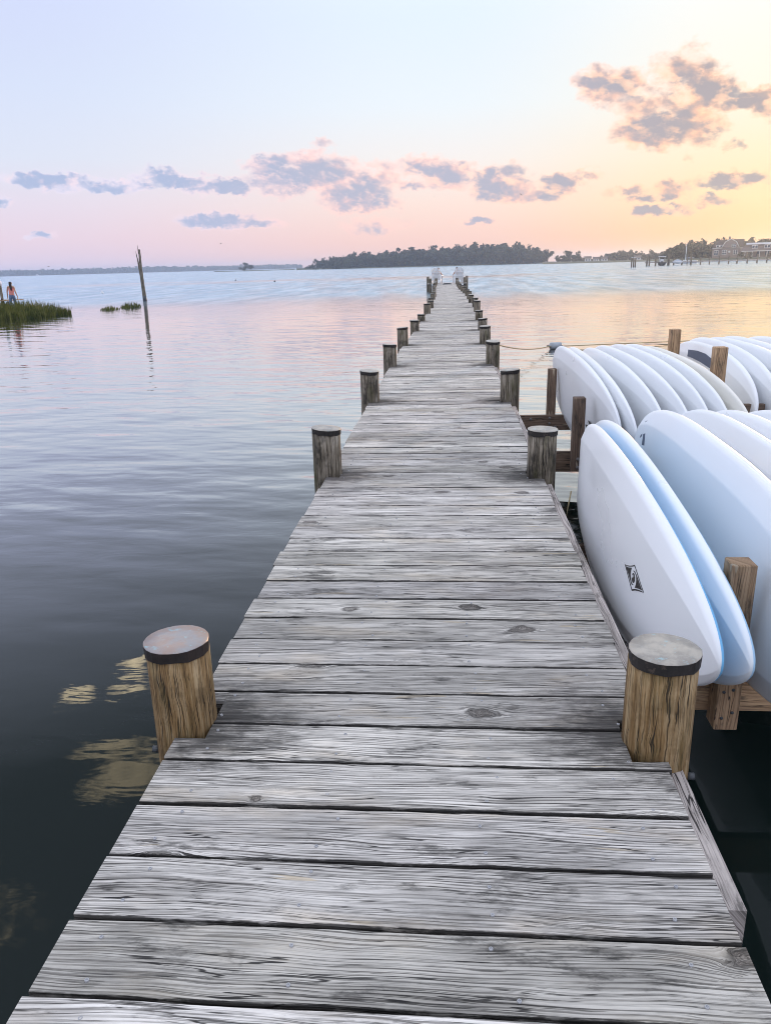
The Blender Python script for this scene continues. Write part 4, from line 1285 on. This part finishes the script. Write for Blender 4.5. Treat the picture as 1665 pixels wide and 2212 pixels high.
# little white houses far off among the right hand trees
def cottage(a, d, w, h, label, i):
    x, y, _ = polar(a, d)
    t = empty('cottage', (x, y, WZ + .6), -R(a))
    MB().box((0, 0, h * .3), (w, w * .7, h * .6)).build('wall', MAT['trim'], t)
    hw = w * .55
    MB().add([(-hw, -w * .42, h * .58), (hw, -w * .42, h * .58), (hw, w * .42, h * .58), (-hw, w * .42, h * .58), (-hw, 0, h), (hw, 0, h)], [(0, 1, 5, 4), (2, 3, 4, 5), (0, 4, 3), (1, 2, 5), (3, 2, 1, 0)]).build('roof', MAT['roof'], t)
    MB().box((0, 0, 0), (w * .2, .1, h * .25)).build('window', MAT['glass'], t, (-w * .2, -w * .36, h * .33))
    MB().box((0, 0, 0), (w * .2, .1, h * .25)).build('window', MAT['glass'], t, (w * .2, -w * .36, h * .33))
    tag(t, label, 'house', 'small houses on the far right shore')


for i, (a, w, h, lb) in enumerate(((9.45, 5, 4.2, 'tiny pale house on the shore nearest the island'), (10.0, 4.5, 3.6, 'tiny pale house on the shore, second from the island'), (10.55, 5, 3.6, 'tiny pale house on the shore, third from the island'), (12.7, 5, 3.8, 'tiny pale house on the shore nearest the dock'))):
    cottage(a, 668, w, h, lb, i)

# ------------------------------------------------------------------ the two large houses
def window(parent, x, z, w, h, y, cols=2):
    f = MB().box((0, 0, 0), (w, .12, h)).build('window', MAT['trim'], parent, (x, y, z))
    for i in range(cols):
        for j in range(2):
            MB().box((0, 0, 0), (w / cols - .28, .06, h / 2 - .26)).build('pane', MAT['glass'], f, ((i - (cols - 1) / 2) * w / cols * .94, -.06, (j - .5) * h * .46))
    return f


def prism(pts, y0, y1):
    n = len(pts)
    vs = [(x, y0, z) for x, z in pts] + [(x, y1, z) for x, z in pts]
    return MB().add(vs, [tuple(range(n)), tuple(range(n, 2 * n))[::-1]] + [(i, n + i, n + (i + 1) % n, (i + 1) % n) for i in range(n)])


A1 = 18.25
x, y, _ = polar(A1, 420)
h1 = empty('shingled_house', (x, y, WZ + 1.45), -R(A1))
tag(h1, 'large grey shingled house with a barn shaped gable among trees', 'house')
MB().box((0, 5, 2.1), (13.4, 9, 4.4)).build('wall', MAT['shingle'], h1)
rf = prism([(-7, 4.2), (-5.2, 7.4), (-3.2, 8.1), (7, 8.1), (7, 4.2)], .3, 9.8).build('roof', MAT['roof'], h1)
MB().box((0, 0, 0), (.9, .9, 1.6)).build('chimney', MAT['shingle'], rf, (.5, 4, 8.7))
g = prism([(-2.6, 4.2), (-2.5, 4.6), (-1.2, 7.0), (1.2, 8.2), (3.6, 7.0), (4.9, 4.6), (5.0, 4.2)], -.6, .25).build('gable', MAT['shingle'], h1)
for (xa, za, xb, zb) in ((-2.6, 4.5, -1.2, 7.05), (-1.2, 7.05, 1.2, 8.3), (1.2, 8.3, 3.6, 7.05), (3.6, 7.05, 5.0, 4.5)):
    MB().tube([(xa, -.7, za), (xb, -.7, zb)], .14, 4).build('gable_trim', MAT['trim'], g)
MB().box((0, 0, 0), (13.4, .2, .22)).build('eave_trim', MAT['trim'], h1, (0, .35, 4.15))
MB().box((0, -.1, 2.0), (7.4, .9, 4.0)).build('bay', MAT['shingle'], h1, (1.2, .05, 0))
window(h1, -4.9, 2.2, 2.0, 2.2, .42)
window(h1, -1.3, 2.3, 2.0, 2.2, -.62)
window(h1, 2.6, 5.2, 1.9, 1.6, -.68)
window(h1, 3.6, 2.3, 2.0, 2.0, -.62)
MB().tube([(0, 0, 0), (0, -.1, 0)], .5, 14).build('round_window', MAT['trim'], h1, (.9, -.58, 2.5))
d1 = MB().box((0, 0, 0), (3.0, 1.4, 1.1)).build('dormer', MAT['trim'], h1, (-3.6, .6, 5.2))
for xx in (-.8, .8): MB().box((0, 0, 0), (.9, .06, .7)).build('pane', MAT['glass'], d1, (xx, -.72, 0))
A2 = 20.6
x, y, _ = polar(A2, 402)
h2 = empty('porch_house', (x, y, WZ + 1.45), -R(A2))
tag(h2, 'low brown house with white columned porch and dormers at the right edge', 'house')
MB().box((0, 5, 1.5), (20, 7, 3.2)).build('wall', MAT['shingle'], h2)
rf = prism([(-11, 2.8), (-9, 5.3), (11, 5.3), (11, 2.8)], .8, 9).build('roof', MAT['roof'], h2)
MB().add([(-11, -1.4, 2.7), (11, -1.4, 2.7), (10, 1.6, 5.0), (-9.4, 1.6, 5.0), (-11, -1.4, 2.5), (11, -1.4, 2.5)], [(0, 1, 2, 3), (4, 5, 1, 0)]).build('porch_roof', MAT['roof'], rf)
MB().box((0, 0, 0), (19, .3, .9)).build('roof_railing', MAT['whitepaint'], h2, (.6, 1.6, 5.6))
for i in range(7):
    MB().box((0, 0, 0), (.28, .28, 2.6)).build('porch_column', MAT['trim'], h2, (-9 + i * 3.0, -1.2, 1.25))
MB().box((0, 0, 0), (21, .2, .3)).build('porch_fascia', MAT['trim'], h2, (0, -1.5, 2.45))
for xx in (-5.2, -.2, 5.2):
    dm = MB().box((0, 0, 0), (2.4, 1.6, 1.5)).build('dormer', MAT['trim'], h2, (xx, .3, 4.3))
    for q in (-.6, .6): MB().box((0, 0, 0), (.95, .06, 1.0)).build('pane', MAT['glass'], dm, (q, -.82, 0))
for xx in (-7, -3.5, 0, 3.5, 7):
    MB().box((0, 0, 0), (1.5, .1, 1.9)).build('window', MAT['glass'], h2, (xx, 1.46, 1.4))


def shrub(a, d, r, seed, label):
    x, y, _ = polar(a, d)
    t = empty('shrub', (x, y, WZ + 1.2))
    mb = MB(); crown_quads(mb, (0, 0, r * .6), r, r, r * .7, 160, .14 * r, random.Random(seed), 6); mb.build('crown', MAT['oak'], t)
    MB().tube([(0, 0, -.3), (0, 0, r * .5)], .1, 6).build('stem', MAT['bark'], t)
    tag(t, label, 'shrub', 'shrubs in front of the houses')


shrub(19.15, 396, 2.0, 41, 'rounded shrub at the left corner of the porch house')
shrub(19.55, 395, 1.7, 42, 'rounded shrub under the left end of the porch')
shrub(20.75, 394, 1.7, 43, 'rounded shrub before the middle of the porch')
shrub(16.6, 404, 1.2, 44, 'low shrub on the lawn left of the shingled house')

# ------------------------------------------------------------------ dock with boats on the right
dk = empty('far_dock', (54, 230, WZ))
tag(dk, 'long timber dock on posts crossing the water at the right', 'dock')


def dockp(x, z=0.0, off=0.0):
    return Vector((x - 54, (x - 54) * .22 - .5 + off, z))


for i, (x, h, r) in enumerate(((54.5, 2.5, .22), (55.2, 2.5, .22), (57.0, 1.8, .22), (60.7, 2.9, .34), (62.2, 1.9, .2), (64.6, 2.0, .2), (66.1, 2.4, .12), (67.2, 3.0, .24), (70.0, 2.0, .2), (72.6, 2.0, .2), (75.4, 2.1, .2), (78.2, 2.2, .2), (80.7, 2.3, .22), (83.7, 2.3, .22), (86.6, 2.3, .22), (89.5, 2.3, .22), (92.5, 2.3, .22), (95.5, 2.3, .22))):
    MB().tube([(0, 0, -1.5), (0, 0, h)], r, 8).build('post', MAT['pile_grey'], dk, dockp(x, 0))
for x0, x1 in ((54.4, 58.0), (58, 62), (62, 67.2), (67.2, 72.6), (72.6, 78.2), (78.2, 83.7), (83.7, 89.5), (89.5, 95.5)):
    a, c = dockp(x0, .85, .5), dockp(x1, .85, .5)
    timber('deck_section', a, c, 1.3, .28, MAT['stringer'], dk)
for i, (a, dd) in enumerate(((12.34, 214), (12.47, 214), (12.58, 214.5))):
    x, y, _ = polar(a, dd)
    t = empty('mooring_pile', (x, y, WZ))
    MB().tube([(0, 0, -1), (0, 0, 2.25 - .05 * i)], .17, 9).build('shaft', MAT['pile_grey'], t)
    MB().tube([(0, 0, 2.25 - .05 * i), (0, 0, 2.4 - .05 * i)], [.18, .05], 9).build('cone', MAT['whitepaint'], t)
    tag(t, ('leftmost', 'middle', 'rightmost')[i] + ' of three mooring piles standing clear of the dock', 'pile', 'three mooring piles left of the dock')


def hull(L, w, h, n=9):
    vs = []; fs = []
    for i in range(n):
        t = i / (n - 1)
        ww = w / 2 * (1 - max(0, (t - .45) / .55) ** 2.2)
        sh_ = h * (1 + .25 * t * t)
        yy = -L / 2 + L * t
        vs += [(-ww, yy, sh_), (-ww * .8, yy, h * .25), (0, yy, 0 + .25 * h * t * t), (ww * .8, yy, h * .25), (ww, yy, sh_)]
    for i in range(n - 1):
        for k_ in range(4):
            a = i * 5 + k_
            fs.append((a, a + 5, a + 6, a + 1))
        fs.append((i * 5, i * 5 + 4, i * 5 + 9, i * 5 + 5))
    fs.append((0, 1, 2, 3, 4))
    return MB().add(vs, fs, True)


x, y = 58.95, 231.2
bt = empty('motor_boat', (x, y, WZ - .1), R(-14))
hull(6, 2.3, 1.0).build('hull', MAT['hulldark'], bt)
MB().box((0, 0, 0), (.9, .9, 1.0)).build('console', MAT['hull'], bt, (0, -.2, 1.3))
MB().box((0, 0, 0), (2.0, 2.0, .14)).build('canopy', MAT['whitepaint'], bt, (0, -.3, 2.5))
for sx in (-.75, .75):
    for sy in (-1, .5): MB().tube([(sx, sy - .1, .9), (sx * .95, sy * .8 - .1, 2.45)], .04, 6).build('canopy_pole', MAT['hull'], bt)
MB().box((0, 0, 0), (.5, .5, 1.1)).build('outboard', MAT['hulldark'], bt, (0, -3.2, .7))
tag(bt, 'small motor boat with white canopy moored at the left end of the dock', 'boat')
bt = empty('covered_boat', (63.5, 232.4, WZ + .35), R(-14))
hull(6, 2.7, .75).build('hull', MAT['hull'], bt)
MB().add([(-1.35, -3, .7), (1.35, -3, .7), (1.3, 1, .75), (-1.3, 1, .75), (0, -3, 1.25), (0, 1, 1.2), (0, 3, .9)], [(0, 1, 4), (1, 2, 5, 4), (3, 0, 4, 5), (2, 6, 5), (6, 3, 5)]).build('cover', MAT['cover'], bt)
tag(bt, 'boat under a pale blue grey cover lifted beside the dock', 'boat')
x, y, _ = polar(15.82, 300)
bt = empty('sail_boat', (x, y, WZ - .1), R(60))
hull(7, 2.2, 1.0).build('hull', MAT['hull'], bt)
MB().tube([(0, .4, .9), (0, .4, 7.0)], [.12, .07], 8).build('mast', MAT['whitepaint'], bt)
MB().tube([(0, .4, 1.9), (0, -2.4, 1.9)], .09, 6).build('boom', MAT['cover'], bt)
tag(bt, 'small sailing boat with bare white mast behind the dock', 'boat')
x, y, _ = polar(-28.0, 2250)
bt = empty('cabin_boat', (x, y, WZ - .2), R(80))
hull(9, 3, 1.6).build('hull', MAT['hull'], bt)
MB().box((0, 0, 0), (2.2, 3.5, 1.8)).build('cabin', MAT['whitepaint'], bt, (0, -.5, 2.3))
tag(bt, 'tiny white boat far off before the left horizon', 'boat')

# ------------------------------------------------------------------ floats and birds on the water, gulls in the air
for (x, y, m, lb) in ((-36.25, 81.2, 'whitepaint', 'small white float on the water above the marsh grass'), (-41.1, 152, 'hulldark', 'small dark float far out, left one of two below the islet'), (-27.6, 125.4, 'hulldark', 'small dark float far out, right one of two below the islet')):
    t = empty('marker_float', (x, y, WZ))
    MB().tube([(0, 0, -.12), (0, 0, -.02), (0, 0, .12), (0, 0, .2)], [.06, .14, .13, .05], 10).build('float_body', MAT[m], t)
    MB().tube([(0, 0, .18), (0, 0, .34)], .02, 6).build('stem', MAT[m], t)
    tag(t, lb, 'float', 'marker floats on the bay')


def gull(loc, span, rz, bank_, up1, up2, label):
    g_ = empty('gull', loc, rz)
    g_.rotation_euler = (0, bank_, rz)
    s = span
    MB().tube([(0, -.22 * s, 0), (0, -.1 * s, .0), (0, .06 * s, 0), (0, .16 * s, .01 * s), (0, .22 * s, 0)], [.02 * s, .05 * s, .06 * s, .035 * s, .008 * s], 8).build('body', MAT['feather'], g_)
    for sd, u in ((-1, up1), (1, up2)):
        MB().add([(0, -.05 * s, .02 * s), (0, .08 * s, .02 * s), (sd * .25 * s, .10 * s, u * s), (sd * .25 * s, -.02 * s, u * s), (sd * .5 * s, -.03 * s, u * .5 * s), (0, .015 * s, .035 * s), (sd * .25 * s, .04 * s, (u + .015) * s)],
                 [(0, 3, 6, 5), (5, 6, 2, 1), (3, 4, 6), (6, 4, 2), (0, 1, 2, 3), (3, 2, 4)]).build('wing', MAT['feather'], g_)
    tag(g_, label, 'bird', 'gulls over the bay')


gull((11.86, 139.5, 12.0), .85, R(50), R(20), .16, .10, 'dark gull flying below the middle clouds right of the pier end')
gull((-43.9, 153.8, 6.2), .85, R(75), R(-18), .05, .04, 'gull gliding left of the island just above the horizon')
gull((-73.1, 142.3, 2.76), .9, R(85), 0, .03, .03, 'gull gliding low at the far left over the water')
gull((-3.8, 200, 16.95), .7, R(30), 0, .12, .12, 'tiny gull between the clouds above the pier end')

# ------------------------------------------------------------------ haze
hm, N, b = material('sea_haze')
t = hm.node_tree
t.nodes.remove(b)
pv = N.node('ShaderNodeVolumePrincipled')
pv.inputs['Color'].default_value = (.38, .62, 1.0, 1)
pv.inputs['Density'].default_value = .00020
pv.inputs['Anisotropy'].default_value = .2
out = [n for n in t.nodes if n.type == 'OUTPUT_MATERIAL'][0]
pw = N.node('ShaderNodeVolumePrincipled')      # coarser droplets, scattering the low sun forward
pw.inputs['Color'].default_value = (1.0, .92, .80, 1)
pw.inputs['Density'].default_value = .00013
pw.inputs['Anisotropy'].default_value = .8
ad = N.node('ShaderNodeAddShader')
t.links.new(pv.outputs[0], ad.inputs[0]); t.links.new(pw.outputs[0], ad.inputs[1])
t.links.new(ad.outputs[0], out.inputs['Volume'])
hz = MB().box((-250, 1350, 10.2), (3500, 3100, 23.7)).build('haze', hm)
tag(hz, kind='stuff')
